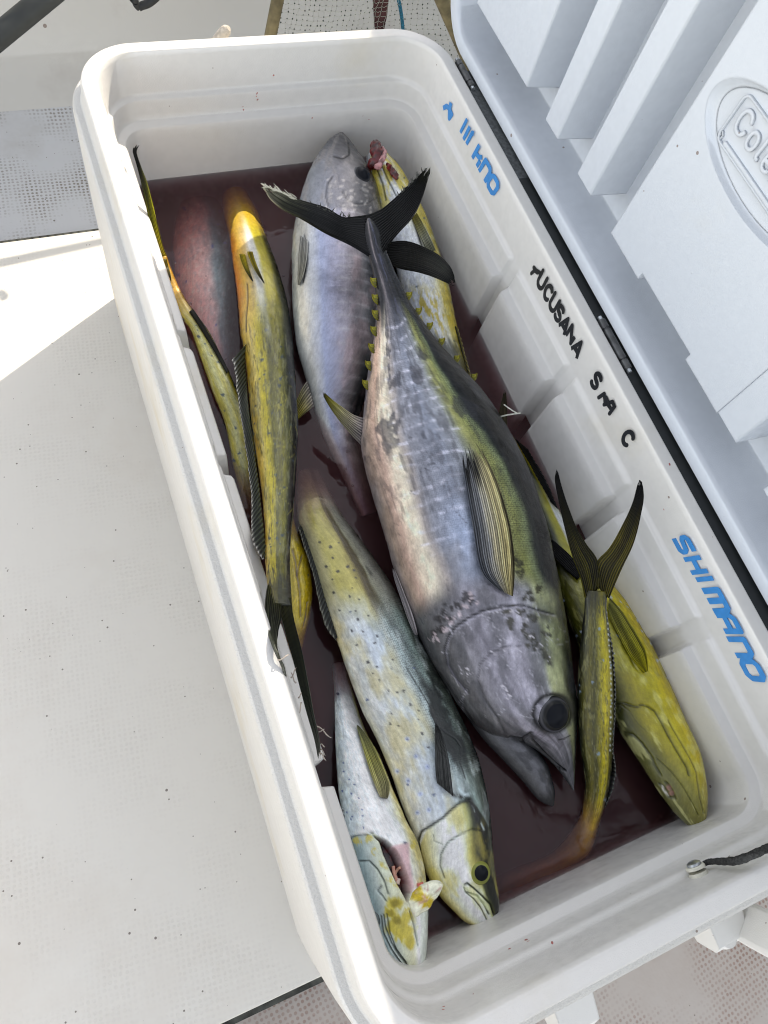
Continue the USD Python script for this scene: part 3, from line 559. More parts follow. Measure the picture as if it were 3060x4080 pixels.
A_st = [(2284,3150,2287,3142),(2243,3090,2289,3062),(2175,3015,2290,2960),(2065,2950,2290,2870),(1955,2925,2286,2795),(1850,2835,2276,2725),(1757,2690,2262,2590),(1672,2525,2236,2430),(1592,2320,2200,2250),(1532,2110,2150,2050),
        (1475,1925,2085,1865),(1443,1785,2010,1720),(1449,1663,1925,1585),(1466,1497,1812,1450),(1489,1351,1712,1325),(1499,1200,1625,1190),(1486,1090,1570,1075),(1468,1010,1535,990),(1456,940,1516,925),(1456,892,1492,887),(1464,868,1472,867)]
A_z = [-.150,-.148,-.143,-.138,-.134,-.130,-.126,-.122,-.118,-.115,-.111,-.105,-.097,-.084,-.070,-.058,-.050,-.044,-.039,-.036,-.0355]
A = Fish(A_st, A_z, [.8,.8,.78,.75,.72,.70,.68,.66,.65,.65,.66,.68,.68,.66,.62,.58,.5,.42,.34,.25,.2], ns=420, nt=260)
col, vv, n, n2, n3 = tuna_colour(A); px, py = A.px, A.py
# dark tail stalk with pale keel streaks
pd = sst(.76, .86, A.s + (n - .5) * .08); col = mixc(col, (.04, .041, .048), pd * .95)
col = mixc(col, (.36, .33, .33), pd * np.exp(-((A.v + .35 + .3 * (A.s - .85)) / .13) ** 2) * .75)
col = mixc(col, (.16, .17, .23), pd * np.exp(-((A.v - .12) / .16) ** 2) * .7 * (n2 > .45))
# broken pale bars and rows of dots
for k, s0 in enumerate(np.arange(.385, .80, .0215)):
    line = np.exp(-((A.s - s0 - .012 * A.v + (n - .5) * .022) / .0024) ** 2)
    dots = .35 + .65 * (np.sin(A.v * 34 + k * 1.3 + 5 * (n3 - .5)) > (-.2 if k % 2 else .35)); amt = (.55 if k % 2 == 0 else .7) * (.3 + 1.1 * sst(.35, .65, noise2(A.s * 9, A.v * 2 + k, 77))) * sst(-.72, -.5, A.v) * (1 - sst(.25, .42, A.v))
    col = mixc(col, (.66, .65, .70), np.clip(line * dots * amt * (.5 + n2), 0, .85) * .68)
col = mixc(col, (.11, .11, .12), sst(.54, .68, n3) * .35 * sst(.33, .5, A.s))
col = mixc(col, (.10, .10, .115), .6 * sst(.60, .66, noise2(A.s * 26, A.v * 6, 21)) * sst(.5, .6, A.s))
col = mixc(col, (.47, .52, .62), .6 * np.exp(-((A.s - .40) / .055) ** 2 - ((A.v + .05) / .26) ** 2) * sst(.3, .6, n))
# head: bare grey-violet skin, dark snout, torn patches
hd = 1 - sst(.315, .350, A.s + .025 * A.v ** 2)
hc = ramp(vv, [(-1, (.16, .16, .155)), (-.6, (.22, .215, .22)), (-.2, (.33, .32, .345)), (.35, (.37, .36, .39)), (.58, (.36, .36, .36)), (.66, (.40, .41, .29)), (.84, (.30, .31, .21)), (.93, (.06, .065, .05)), (1, (.02, .022, .02))])
hc = hc * (1 + 1.0 * (noise2(A.s * 34, A.v * 11, 33, 7) - .5))[..., None]; hc = mixc(hc, (.15, .15, .155), sst(.42, .74, noise2(A.s * 22, A.v * 5, 31, 6)) * .6); hc = hc * 1.08; hc = mixc(hc, (.10, .105, .11), (1 - sst(.02, .11, A.s)) * .6)
col = mixc(col, 0, np.zeros_like(A.s)); col = col * (1 - hd[..., None]) + hc * hd[..., None]
def S2(x, y): return (1500 + x / 1.58, 1900 + y / 1.58)
def Lm(f, pts, w): return np.exp(-(pline(f.px, f.py, pts) / w) ** 2)
gill = [S2(*p) for p in ((1118, 862), (1020, 836), (930, 806), (800, 812), (680, 838), (590, 880), (500, 940), (450, 1000), (425, 1080), (440, 1180), (490, 1270), (560, 1350))]
pre = [S2(*p) for p in ((905, 1062), (800, 1070), (720, 1110), (650, 1180), (640, 1280), (680, 1400), (760, 1520), (820, 1640))]
jaw = [S2(*p) for p in ((840, 1640), (915, 1650), (975, 1612))]; lip = [S2(*p) for p in ((915, 1650), (930, 1700), (1000, 1740), (1060, 1775), (1130, 1830), (1190, 1850))]; lip2 = [S2(*p) for p in ((975, 1612), (985, 1660), (1040, 1720), (1120, 1800), (1190, 1850))]
chin = [S2(*p) for p in ((400, 1240), (520, 1420), (640, 1590), (780, 1760), (900, 1900))]
g1 = Lm(A, gill, 4.5); g2 = Lm(A, pre, 3.5); g3 = np.maximum(Lm(A, lip, 4.0), Lm(A, lip2, 3.4)); g3 = np.maximum(g3, Lm(A, jaw, 4)); g4 = Lm(A, chin, 4)
nost = Lm(A, [S2(1145, 1655), S2(1180, 1650), S2(1218, 1628)], 2.6)
A.groove(Lm(A, gill, 13) * .6, .003); A.groove(np.maximum(g2, g4) * .7, .0016); A.groove(g3, .0035); A.groove(np.exp(-((np.hypot(px - S2(1120, 1497)[0], py - S2(1120, 1497)[1]) - 74) / 9) ** 2), .002); col = mixc(col, (.05, .05, .052), np.exp(-((np.hypot(px - S2(1112, 1490)[0], py - S2(1112, 1490)[1]) - 76) / 12) ** 2) * .8)
for m, a in ((g1, .75), (g2, .35), (g3, .95), (g4, .3), (nost, .8)): col = mixc(col, (.03, .03, .033), m * a)
col = mixc(col, (.46, .45, .50), Lm(A, [(x + 6, y + 9) for x, y in gill], 4) * .45)
# torn skin: pale flakes and bared dark flesh behind the gill cover and along the nape
for seed, pts, r, c, a in ((1, [S2(*p) for p in ((560, 760), (600, 740), (520, 800), (470, 830), (430, 870), (390, 900), (590, 790), (480, 900), (400, 960), (360, 990))], 17, (.09, .085, .085), .8),
                           (2, [S2(*p) for p in ((600, 770), (560, 820), (520, 860), (470, 910), (430, 960), (385, 1000), (350, 1010))], 11, (.52, .47, .48), .8),
                           (3, [S2(*p) for p in ((840, 850), (860, 900), (930, 940), (960, 990), (1000, 1040), (1060, 1130), (1090, 1160), (1080, 980), (1040, 1090), (830, 930), (980, 880), (910, 860))], 15, (.13, .125, .105), .8),
                           (4, [S2(*p) for p in ((870, 840), (950, 880), (980, 1010), (1020, 1080), (1080, 1150), (740, 1105), (800, 1070), (560, 1200), (590, 1230), (820, 1340), (840, 1380))], 6, (.60, .58, .60), .8),
                           (5, [S2(*p) for p in ((860, 540), (900, 570), (920, 610), (880, 520), (1030, 720), (960, 760))], 15, (.085, .08, .06), .75)):
    r_ = np.random.default_rng(seed); q = [(x + r_.normal(0, 9), y + r_.normal(0, 9)) for x, y in pts for _ in range(4)]
    m = spots(px + (n2 - .5) * 26, py + (n3 - .5) * 26, q, r * (.45 + .5 * r_.random(len(q)))); col = mixc(col, c, m * a); A.groove(m * a, -.0006 if c[0] > .4 else .0006)
m = scratch(A, 11, 90, (14, 70), (1780, 2400, 2230, 2860), 1.5); col = mixc(col, (.56, .55, .58), m * .6)
m = scratch(A, 12, 40, (14, 70), (1560, 1600, 2100, 2500), 1.4); col = mixc(col, (.08, .08, .09), m * .6)
scale_zone = sst(.40, .5, A.v) * (1 - sst(.78, .84, A.v)) * sst(.3, .38, A.s) * (1 - sst(.82, .9, A.s))
A.mask = np.clip(.55 * scale_zone + .22 * sst(-.6, -.2, A.v) * sst(.36, .42, A.s) * (1 - sst(.8, .9, A.s)), 0, 1)
rough(A, .0006, 70, 2)
A.finish()
ta = thing_at('yellowfin_tuna', 'biggest grey tuna, on top of the catch, open mouth towards the near end', 'tuna', P(1850, 2300, -.2))
A.emit(ta, col, M['tuna'], 'body')
J_ = Fish([(2198,3214,2208,3206),(2150,3190,2207,3140),(2080,3110,2185,3060),(2010,3035,2140,2990),(1930,2950,2085,2930),(1850,2840,2010,2830)], [-.158,-.157,-.154,-.150,-.146,-.142], [.7,.65,.6,.55,.5,.45], ns=110, nt=80)
jc = ramp(J_.v, [(-1, (.10, .10, .10)), (-.3, (.20, .20, .205)), (.4, (.23, .23, .245)), (.85, (.15, .15, .16)), (1, (.04, .04, .045))]); nn = noise2(J_.s * 10, J_.v * 3, 8)
jc = mixc(jc, (.07, .07, .072), (1 - sst(.03, .2, J_.s)) * .7); jc = mixc(jc, (.11, .11, .115), sst(.5, .7, nn) * .6); J_.emit(ta, jc, M['tuna'], 'lower_jaw')
eye(A, ta, *S2(1120, 1497), 68, (.022, .022, .025), ((.03, .03, .032), (.16, .16, .17)), .66, .30, .15)
halo = None
def pf(t, w, ray, n):
    c = ramp(w + (n - .5) * .3, [(0, (.16, .17, .19)), (.3, (.30, .30, .30)), (.55, (.46, .43, .33)), (.85, (.50, .46, .30)), (1, (.10, .09, .06))])
    c = np.minimum(c * 1.3, .8); c = mixc(c, (.05, .05, .05), sst(.70, 1.05, t + (n - .5) * .5) * (1 - .75 * sst(.45, .8, w))); return c * (1 - (.62 - .3 * w) * (.5 - .5 * ray))[..., None]
fin(ta, A.on([(1992,2352,.003),(1915,2270,.006),(1882,2090,.007),(1850,1900,.006),(1838,1793,.005)]), A.on([(2041,2375,.004),(2046,2210,.010),(2022,2058,.011),(1972,1900,.010),(1880,1738,.008)]), pf, 'pectoral_fin', 17, 60, .16, .0011, .0006, 3, bow=.003)
tl = finramp([(0, (.035, .035, .038)), (.55, (.05, .052, .05)), (.8, (.13, .13, .09)), (1, (.45, .44, .36))], .6)
fin(ta, px3([(1478,1025,-.046),(1397,975,-.040),(1298,928,-.036),(1198,869,-.032),(1119,829,-.030),(1066,778,-.029),(1046,735,-.028)]), px3([(1462,862,-.038),(1377,872,-.036),(1298,832,-.034),(1192,798,-.031),(1105,755,-.030),(1070,738,-.029),(1056,730,-.028)]), tl, 'tail_fin', 14, 60, .10, .0009, .0012, 5, bow=-.004)
tl2 = finramp([(0, (.03, .03, .032)), (.6, (.018, .019, .02)), (.85, (.045, .045, .035)), (1, (.10, .10, .07))], .6)
fin(ta, px3([(1452,866,-.038),(1510,845,-.036),(1563,804,-.031),(1616,752,-.022),(1668,702,-.014),(1709,661,-.008)]), px3([(1520,1040,-.046),(1540,988,-.040),(1585,930,-.034),(1645,864,-.026),(1680,796,-.019),(1708,700,-.012),(1716,663,-.008)]), tl2, 'tail_fin', 14, 60, .10, .0009, .0012, 6, bow=-.004)
def frays(parent, pts, dirn, col_, seed, n=20, ln=(14, 42), r=.0006):
    # loose ray tips along a worn fin edge
    q = smoothpoly(pts, 200); g = np.random.default_rng(seed); ts = []
    for _ in range(n):
        p = q[g.integers(0, 200)]; l = g.uniform(*ln); a = math.atan2(dirn[1], dirn[0]) + g.normal(0, .35); x1, y1 = p[0] + l * math.cos(a), p[1] + l * math.sin(a)
        ts.append(tube([P(p[0], p[1], p[2]), P((p[0] + x1) / 2 + g.normal(0, 2), (p[1] + y1) / 2, p[2] + .001), P(x1, y1, p[2] + g.normal(.001, .001))], [r * 1.6, r * 1.1, r * .3], 5, 8))
    obj('ray_tip', trimesh.util.concatenate(ts), col_, parent, kind='stuff')
M['rayl'] = plain('pale_ray', (.44, .42, .33), .6); M['rayd'] = plain('dark_ray', (.05, .05, .04), .6)
frays(ta, [(1056,742,-.028),(1105,757,-.029),(1150,780,-.030),(1190,798,-.031)], (-.8, -.6), M['rayl'], 3, 26); frays(ta, [(1240,812,-.032),(1330,850,-.034),(1400,870,-.036)], (-.3, -.9), M['rayd'], 4, 14, (8, 24)); frays(ta, [(1700,668,-.009),(1650,720,-.016),(1590,780,-.026)], (.2, -1), M['rayd'], 5, 24, (8, 26))
an = finramp([(0, (.40, .37, .37)), (.45, (.44, .42, .30)), (.8, (.36, .34, .10)), (1, (.16, .14, .03))], .6)
fin(ta, px3([(1437,1772,-.108),(1405,1738,-.106),(1340,1660,-.102),(1300,1600,-.099),(1278,1557,-.097)]), px3([(1447,1668,-.104),(1415,1658,-.102),(1365,1625,-.100),(1320,1590,-.098),(1286,1556,-.096)]), an, 'anal_fin', 9, 40, .08, .0007, .0007, 7)
an2 = finramp([(0, (.22, .20, .17)), (.5, (.26, .23, .16)), (1, (.10, .085, .05))], .7)
fin(ta, px3([(1975,1735,-.100),(1985,1660,-.088),(2000,1590,-.074),(2011,1545,-.066)]), px3([(2034,1800,-.112),(2022,1700,-.092),(2020,1620,-.078),(2014,1548,-.066)]), an2, 'second_dorsal_fin', 8, 40, .1, .0006, .0007, 8)
pv = finramp([(0, (.52, .50, .50)), (1, (.40, .38, .38))], .4)
fin(ta, A.on([(1655,2530,.001),(1615,2430,.003),(1580,2330,.004),(1560,2255,.004)]), A.on([(1664,2528,.002),(1634,2425,.004),(1594,2322,.004),(1565,2250,.004)]), pv, 'pelvic_fin', 6, 30, .08, .0006, .0006, 9)
def S1(x, y): return (1100 + x / 1.508, 900 + y / 1.508)
for (x, y, sx) in ((600, 340, -1), (605, 440, -1), (604, 535, -1), (598, 632, -1), (586, 735, -1), (570, 840, -1), (557, 955, -1), (775, 425, 1), (832, 520, 1), (882, 608, 1), (940, 702, 1), (1002, 805, 1), (1090, 915, 1)):
    a = S1(x, y); k = int(np.argmin(np.hypot(A.px - a[0], A.py - a[1]) + 1e3 * ~A.top)); i, j = np.unravel_index(k, A.px.shape); zz = A.V[i, 0 if sx > 0 else A.nt // 2, 2] - H
    a = (float(A.px[i, 0 if sx > 0 else A.nt // 2]), a[1]); zz += .004; e1 = px3([(a[0] - sx * 8, a[1] + 22, zz), (a[0] + sx * 10, a[1] + 6, zz), (a[0] + sx * 18, a[1] - 17, zz + .002)]); e2 = px3([(a[0] - sx * 8, a[1] - 15, zz), (a[0] + sx * 6, a[1] - 15, zz), (a[0] + sx * 17, a[1] - 21, zz + .002)])
    fin(ta, e1, e2, finramp([(0, (.22, .21, .05)), (.6, (.42, .40, .08)), (1, (.30, .27, .05))], .3), 'finlet', 3, 10, .05, .0003, .0006, 10)

# ---- 2. the second tuna, behind it
B_st = [(1350,533,1370,533),(1308,566,1402,578),(1256,637,1448,650),(1210,740,1496,740),(1185,835,1520,850),(1165,960,1538,985),(1163,1100,1545,1130),(1170,1270,1540,1300),(1193,1420,1520,1440),(1225,1530,1480,1540),(1248,1620,1440,1630),(1290,1740,1430,1740),(1360,1890,1470,1870),(1440,2060,1510,2040)]
B = Fish(B_st, [-.118,-.118,-.122,-.126,-.130,-.134,-.138,-.142,-.148,-.158,-.168,-.176,-.181,-.192], [.85,.8,.76,.72,.68,.66,.64,.62,.6,.58,.5,.5,.45,.4], ns=300, nt=180)
n = noise2(B.s * 14, B.v * 3, 43); n2 = noise2(B.s * 60, B.v * 14, 45); vb = B.v + (n - .5) * .14
col = ramp(vb, [(-1, (.42, .43, .41)), (-.78, (.50, .50, .48)), (-.55, (.46, .47, .50)), (-.42, (.40, .42, .50)), (-.15, (.38, .38, .44)), (.2, (.36, .34, .36)), (.45, (.30, .285, .29)), (.6, (.15, .15, .155)), (.78, (.03, .033, .038)), (1, (.012, .014, .016))])
for k, s0 in enumerate(np.arange(.30, .85, .030)):
    line = np.exp(-((B.s - s0 - .02 * (B.v - .2) ** 2) / .0035) ** 2); col = mixc(col, (.50, .49, .50), line * .4 * sst(-.25, 0, B.v) * (1 - sst(.55, .7, B.v)) * (.4 + n2))
col = mixc(col, (.50, .40, .40), .35 * sst(.5, .7, noise2(B.s * 16, B.v * 3, 47)) * sst(-.3, 0, B.v)); col = mixc(col, (.42, .40, .36), sst(.80, .92, B.s) * .5)
hd = 1 - sst(.285, .305, B.s + .02 * B.v ** 2)
hc = ramp(vb, [(-1, (.34, .36, .38)), (-.6, (.36, .37, .40)), (-.1, (.30, .295, .31)), (.4, (.245, .24, .245)), (.75, (.19, .185, .185)), (.95, (.06, .06, .062)), (1, (.03, .03, .03))])
hc = mixc(hc, (.10, .10, .105), (1 - sst(.03, .15, B.s)) * .65); hc = mixc(hc, (.40, .38, .37), sst(.52, .7, noise2(B.s * 20, B.v * 6, 51)) * .5)
col = col * (1 - hd[..., None]) + hc * hd[..., None]
def S3(x, y): return (900 + x / 1.508, y / 1.508)
gl = [S3(*p) for p in ((700, 1150), (730, 1200), (790, 1225), (850, 1220), (905, 1190))]; mo = [S3(*p) for p in ((735, 860), (742, 900), (740, 930), (700, 950), (650, 940))]; pel = [S3(*p) for p in ((478, 1500), (470, 1570), (455, 1659))]; pel2 = [S3(470, 1410), S3(485, 1490), S3(480, 1600), S3(462, 1700)]
ln = np.maximum(Lm(B, [S3(640, 1060), S3(610, 1100), S3(600, 1180), S3(620, 1250)], 4), Lm(B, gl, 3))
for m, a in ((ln, .5), (Lm(B, mo, 4), .8), (Lm(B, pel2, 3), .85)): col = mixc(col, (.05, .05, .055), m * a); B.groove(m * a, .0016)
r_ = np.random.default_rng(6); q = [S3(*p) for p in zip(r_.uniform(600, 880, 40), r_.uniform(1080, 1290, 40))]; m = spots(B.px + (n2 - .5) * 22, B.py + (n - .5) * 22, q, 7); col = mixc(col, (.50, .48, .46), m * .55)
rough(B, .0007, 60, 12); B.finish()
tb = thing_at('yellowfin_tuna', 'second tuna, head against the far end wall, half under the big tuna tail', 'tuna', P(1350, 1100, -.22))
B.emit(tb, col, M['tuna'], 'body')
eye(B, tb, *S3(822, 1050), 36, (.04, .04, .045), ((.12, .12, .125), (.20, .20, .21)), .66, .3, .3)
pb = finramp([(0, (.03, .03, .03)), (.5, (.085, .085, .075)), (.8, (.12, .12, .105)), (1, (.06, .06, .055))], .8)
fin(tb, px3([(1535,975,-.085),(1604,964,-.078),(1697,991,-.070),(1763,1031,-.066),(1800,1075,-.066),(1814,1128,-.068)]), px3([(1548,1053,-.088),(1604,1072,-.082),(1664,1084,-.076),(1725,1103,-.071),(1775,1125,-.069),(1810,1140,-.069)]), pb, 'pectoral_fin', 14, 50, .08, .0009, .0009, 15, bow=.003)
af = finramp([(0, (.40, .38, .36)), (.5, (.36, .33, .16)), (.85, (.30, .27, .05)), (1, (.08, .07, .02))], .6)
fin(tb, px3([(1222,1520,-.150),(1195,1565,-.146),(1172,1630,-.150),(1166,1685,-.158)]), px3([(1250,1618,-.152),(1225,1640,-.152),(1195,1665,-.156),(1170,1688,-.160)]), af, 'anal_fin', 8, 30, .12, .0006, .0006, 16)
fin(tb, B.on([(1200,940,.001),(1192,1000,.002),(1188,1070,.002),(1186,1135,.001)]), B.on([(1225,960,.002),(1222,1030,.003),(1210,1090,.003),(1190,1140,.001)]), finramp([(0, (.45, .45, .43)), (1, (.40, .39, .33))], .6), 'pelvic_fin', 6, 24, .05, .0005, .0005, 17)

# ---- the dorados
def mahi(f, stops, seed, dark=(.05, .055, .02), mottle=.5, spot=None, nspots=70, spotc=(.10, .14, .20), whit=.12):
    n = noise2(f.s * 16, f.v * 3.2, seed); n2 = noise2(f.s * 90, f.v * 20, seed + 1); n3 = noise2(f.s * 34, f.v * 10, seed + 2)
    vv = f.v + (n - .5) * .26
    col = ramp(vv, stops)
    col = mixc(col, dark, mottle * sst(.50, .62, n2) * sst(.42, .6, n3)); col = mixc(col, np.array(stops[len(stops) // 2][1]) * .55 + .25, .35 * sst(.55, .7, n3))
    r = np.random.default_rng(seed); m = f.top & (f.s > .12) & (f.s < .9); idx = np.argwhere(m); q = idx[r.integers(0, len(idx), nspots)]
    pts = [(f.px[i, j], f.py[i, j]) for i, j in q]
    st_ = noise2(f.s * 50, f.v * 16, seed + 5, 5); col = col * (1 + .30 * (st_ - .5) + .40 * (n2 - .5))[..., None]; col = mixc(col, (.62, .62, .58), whit * sst(.66, .74, noise2(f.s * 70, f.v * 34, seed + 6)))
    mk = spots(f.px + (n3 - .5) * 8, f.py + (n - .5) * 8, pts, r.uniform(3.5, 8, nspots)); col = mixc(col, spotc, mk * .85)
    return col, n, n2, n3
TS = lambda: None
# 3. dorado along the left wall, tail against the far end
D = Fish([(1000,2120,1060,2100),(965,2010,1045,1980),(930,1860,1030,1830),(897,1690,1000,1665),(848,1565,948,1555),(797,1420,876,1405),(762,1322,826,1310),(717,1255,772,1240),(692,1196,735,1184),(661,1110,693,1098),(641,1025,664,1018)],
         [-.215,-.19,-.172,-.162,-.158,-.157,-.156,-.152,-.147,-.135,-.12], .62, ns=220, nt=120)
D_c, n, n2, n3 = mahi(D, [(-1, (.34, .30, .10)), (-.7, (.46, .43, .17)), (-.3, (.50, .50, .33)), (.1, (.44, .41, .14)), (.4, (.52, .52, .36)), (.7, (.36, .32, .05)), (.88, (.12, .11, .03)), (1, (.04, .04, .02))], 61, mottle=.25, nspots=26)
D_c = mixc(D_c, (.42, .24, .02), sst(.72, .9, D.s) * .6); rough(D, .0005, 60, 61); D.finish()
td = thing_at('dorado', 'slim yellow dorado pressed along the left wall, tail up in the far corner', 'dorado', P(880, 1560, -.22))
D.emit(td, D_c, M['mahi'])
fin(td, px3([(641,1030,-.122),(622,1000,-.116),(602,920,-.100),(584,819,-.080),(563,720,-.062),(546,660,-.050),(530,612,-.042),(533,580,-.038)]), px3([(664,1020,-.121),(650,985,-.114),(632,915,-.100),(612,830,-.080),(588,735,-.062),(563,668,-.050),(545,612,-.042),(560,572,-.037)]),
    finramp([(0, (.36, .30, .06)), (.35, (.34, .33, .05)), (.6, (.17, .17, .04)), (.85, (.03, .032, .03)), (1, (.014, .014, .014))], .6), 'tail_fin', 6, 60, .03, .0006, .0010, 18)
fin(td, px3([(641,1035,-.121),(660,1085,-.128),(672,1095,-.122),(676,1088,-.12)]), px3([(664,1030,-.120),(675,1075,-.126),(680,1100,-.122),(682,1130,-.13)]), finramp([(0, (.3, .25, .05)), (1, (.05, .05, .03))], .6), 'tail_fin', 4, 16, .1, .0004, .0007, 19)
fin(td, D.on([(756,1240,.001),(800,1310,.002),(848,1390,.002),(905,1490,.002)]), px3([(765,1232,-.152),(806,1290,-.150),(862,1385,-.150),(912,1480,-.152)]), finramp([(0, (.05, .05, .03)), (1, (.08, .08, .05))], .6), 'dorsal_fin', 10, 40, .02, .0004, .0005, 20)

# 4. dorado with its tail hung over the left rim
Ed = Fish([(885,790,985,772),(893,860,1022,842),(912,936,1058,940),(930,1057,1106,1070),(946,1180,1143,1200),(958,1322,1164,1340),(979,1442,1172,1450),(991,1563,1180,1566),(1003,1684,1188,1686),(1021,1804,1184,1815),(1039,1925,1177,1930),(1050,2045,1168,2050),(1057,2141,1158,2148),(1056,2237,1155,2240),(1064,2320,1158,2326),(1072,2410,1160,2416)],
         [-.200,-.188,-.174,-.158,-.150,-.145,-.140,-.134,-.128,-.120,-.112,-.100,-.086,-.070,-.050,-.030], [.75,.72,.7,.68,.66,.64,.62,.62,.62,.62,.62,.58,.54,.5,.42,.3], ns=340, nt=200)
c, n, n2, n3 = mahi(Ed, [(-1, (.40, .30, .06)), (-.72, (.52, .46, .22)), (-.5, (.48, .43, .09)), (-.28, (.40, .36, .04)), (-.08, (.17, .165, .03)), (.35, (.24, .23, .05)), (.56, (.15, .15, .045)), (.72, (.055, .057, .03)), (.85, (.02, .022, .017)), (1, (.012, .014, .014))], 71, dark=(.03, .033, .016), mottle=.55, nspots=70, spotc=(.09, .12, .15))
fr_ = 1 - sst(.30, .48, Ed.s + (n - .5) * .1)
front = ramp(Ed.v + (n - .5) * .2, [(-1, (.42, .22, .03)), (-.7, (.50, .38, .12)), (-.42, (.50, .42, .25)), (-.2, (.56, .56, .55)), (0, (.54, .54, .52)), (.15, (.44, .40, .08)), (.5, (.36, .33, .05)), (.72, (.10, .10, .04)), (1, (.02, .022, .02))])
c = c * (1 - fr_[..., None]) + front * fr_[..., None]; c = mixc(c, (.50, .38, .05), (1 - sst(.10, .19, Ed.s)) * .8)
m = scratch(Ed, 21, 60, (30, 90), (1010, 1400, 1180, 2100), 1.6); c = mixc(c, (.46, .43, .16), m * .55)
m = Lm(Ed, [(985, 1130), (986, 1200), (980, 1260), (978, 1320)], 3); c = mixc(c, (.1, .08, .03), m * .7); Ed.groove(m, .002)
c = mixc(c, (.045, .047, .03), sst(.90, .97, Ed.s + (n2 - .5) * .12) * .75); rough(Ed, .0007, 60, 71); Ed.finish()
te = thing_at('dorado', 'long yellow and olive dorado whose forked tail hangs over the left rim', 'dorado', P(1080, 1700, -.2))
Ed.emit(te, c, M['mahi'])
tf = finramp([(0, (.13, .13, .05)), (.3, (.085, .09, .06)), (.7, (.15, .16, .13)), (1, (.30, .30, .27))], .9)
fin(te, px3([(1066,2330,-.046),(1056,2420,-.022),(1062,2500,-.004),(1083,2560,.006),(1098,2600,.008),(1122,2655,.004),(1135,2700,-.004)]), px3([(1118,2420,-.030),(1118,2470,-.016),(1106,2530,-.002),(1104,2568,.005),(1112,2610,.006),(1134,2660,.002),(1140,2705,-.006)]), tf, 'tail_fin', 9, 60, .05, .0008, .0008, 21)
fin(te, px3([(1108,2420,-.032),(1128,2490,-.028),(1160,2600,-.028),(1196,2740,-.034),(1226,2850,-.042),(1250,2930,-.048),(1268,3025,-.054)]), px3([(1162,2380,-.036),(1170,2460,-.028),(1200,2580,-.026),(1232,2740,-.032),(1252,2850,-.040),(1270,2930,-.046),(1278,3025,-.053)]), tf, 'tail_fin', 10, 80, .04, .0008, .0008, 22)
rg = np.random.default_rng(5); wis = []
for (x, y, dx, dy, z) in ((1262,2895,58,45,-.045),(1272,2915,20,-10,-.045),(1278,2985,18,25,-.05),(1275,3000,24,30,-.05),(1280,2965,14,12,-.05),(1108,2630,45,-22,.006),(1160,2700,20,-40,-.03),(1178,2720,-18,-40,-.034),(1190,2780,12,-20,-.036),(1200,2800,-6,40,-.036)):
    p = px3([(x, y, z), (x + dx * .35, y + dy * .2, z + .004), (x + dx * .7, y + dy * .75, z + .005), (x + dx, y + dy, z + .003)]); wis.append(tube(p, [.0008, .0005, .0006, .0003], 5, 14))
obj('fin_shred', trimesh.util.concatenate(wis), plain('fin_shred', (.36, .31, .26), .6), te, kind='stuff')
df = finramp([(0, (.16, .17, .10)), (.5, (.10, .115, .085)), (.85, (.16, .17, .15)), (1, (.62, .60, .57))], 1.0)
dl = [(979,1372),(976,1450),(984,1540),(992,1640),(1003,1740),(1018,1850),(1032,1950),(1044,2060),(1054,2150),(1056,2225)]
do = [(900,1424,-.124),(930,1462,-.122),(940,1545,-.120),(954,1640,-.116),(970,1740,-.110),(985,1850,-.104),(996,1950,-.096),(1000,2065,-.087),(1004,2160,-.076),(1044,2230,-.064)]
def strip_fin(parent, f, base, outer, colour, name='dorsal_fin', k=30, seed=0, lean=.12, ridge=.0007, jag=.12, lift=.001, inset=14):
    """A long low fin along a back: rays stand side by side, each leaning back."""
    b = smoothpoly(f.on([(x, y) for x, y in base], lift) if f is not None else px3(base), k * 4 + 1); o = smoothpoly(px3(outer), k * 4 + 1)
    m, rows = k * 4 + 1, 10; w = np.linspace(0, 1, m); rng = np.random.default_rng(seed); ray = np.cos(2 * np.pi * np.arange(m) / 4)
    cut = 1 - jag * np.interp(w, np.linspace(0, 1, k + 1), rng.random(k + 1)) - jag * .4 * (ray < -.5)
    t = np.linspace(0, 1, rows); sh = np.clip(w[None] + 0 * t[:, None], 0, 1)
    V = np.empty((rows, m, 3))
    for q in range(3):
        ob = np.interp(np.clip(w + lean, 0, 1), w, o[:, q]) if lean else o[:, q]
        V[..., q] = b[:, q] + (ob - b[:, q]) * (t[:, None] * cut[None])
    gu = np.gradient(V, axis=0); gv = np.gradient(V, axis=1); N = np.cross(gu, gv); N /= np.linalg.norm(N, axis=2, keepdims=True) + 1e-12
    if (N.reshape(-1, 3) @ (CC - V.reshape(-1, 3).mean(0))).mean() < 0: N = -N
    V = V + N * (ridge * ray)[None, :, None]
    tt = np.repeat(t[:, None], m, 1); ww = np.repeat(w[None], rows, 0); c = colour(tt, ww, np.repeat(ray[None], rows, 0), noise2(tt * 5, ww * k, seed))
    n = rows * m; VV = np.vstack([(V + N * .0005).reshape(-1, 3), (V - N * .0005).reshape(-1, 3)]); g = grid_faces(rows, m)
    idx = np.arange(n).reshape(rows, m); rim = np.r_[idx[0], idx[1:, -1], idx[-1, -2::-1], idx[-2:0:-1, 0]]; r2 = np.roll(rim, -1)
    F = np.vstack([g, g[:, ::-1] + n, np.stack([rim, rim + n, r2], 1), np.stack([r2, rim + n, r2 + n], 1)])
    if trimesh.Trimesh(VV, F, process=False).volume < 0: F = F[:, ::-1]
    uv = np.stack([tt * .03, ww * .4, np.full_like(tt, seed * .31)], -1).reshape(-1, 3)
    return obj(name, (VV, F), M['fin'], parent, col=np.vstack([c.reshape(-1, 3)] * 2), uvm=np.vstack([uv, uv]))
strip_fin(te, Ed, dl, do, df, seed=23, k=46, lean=.03)
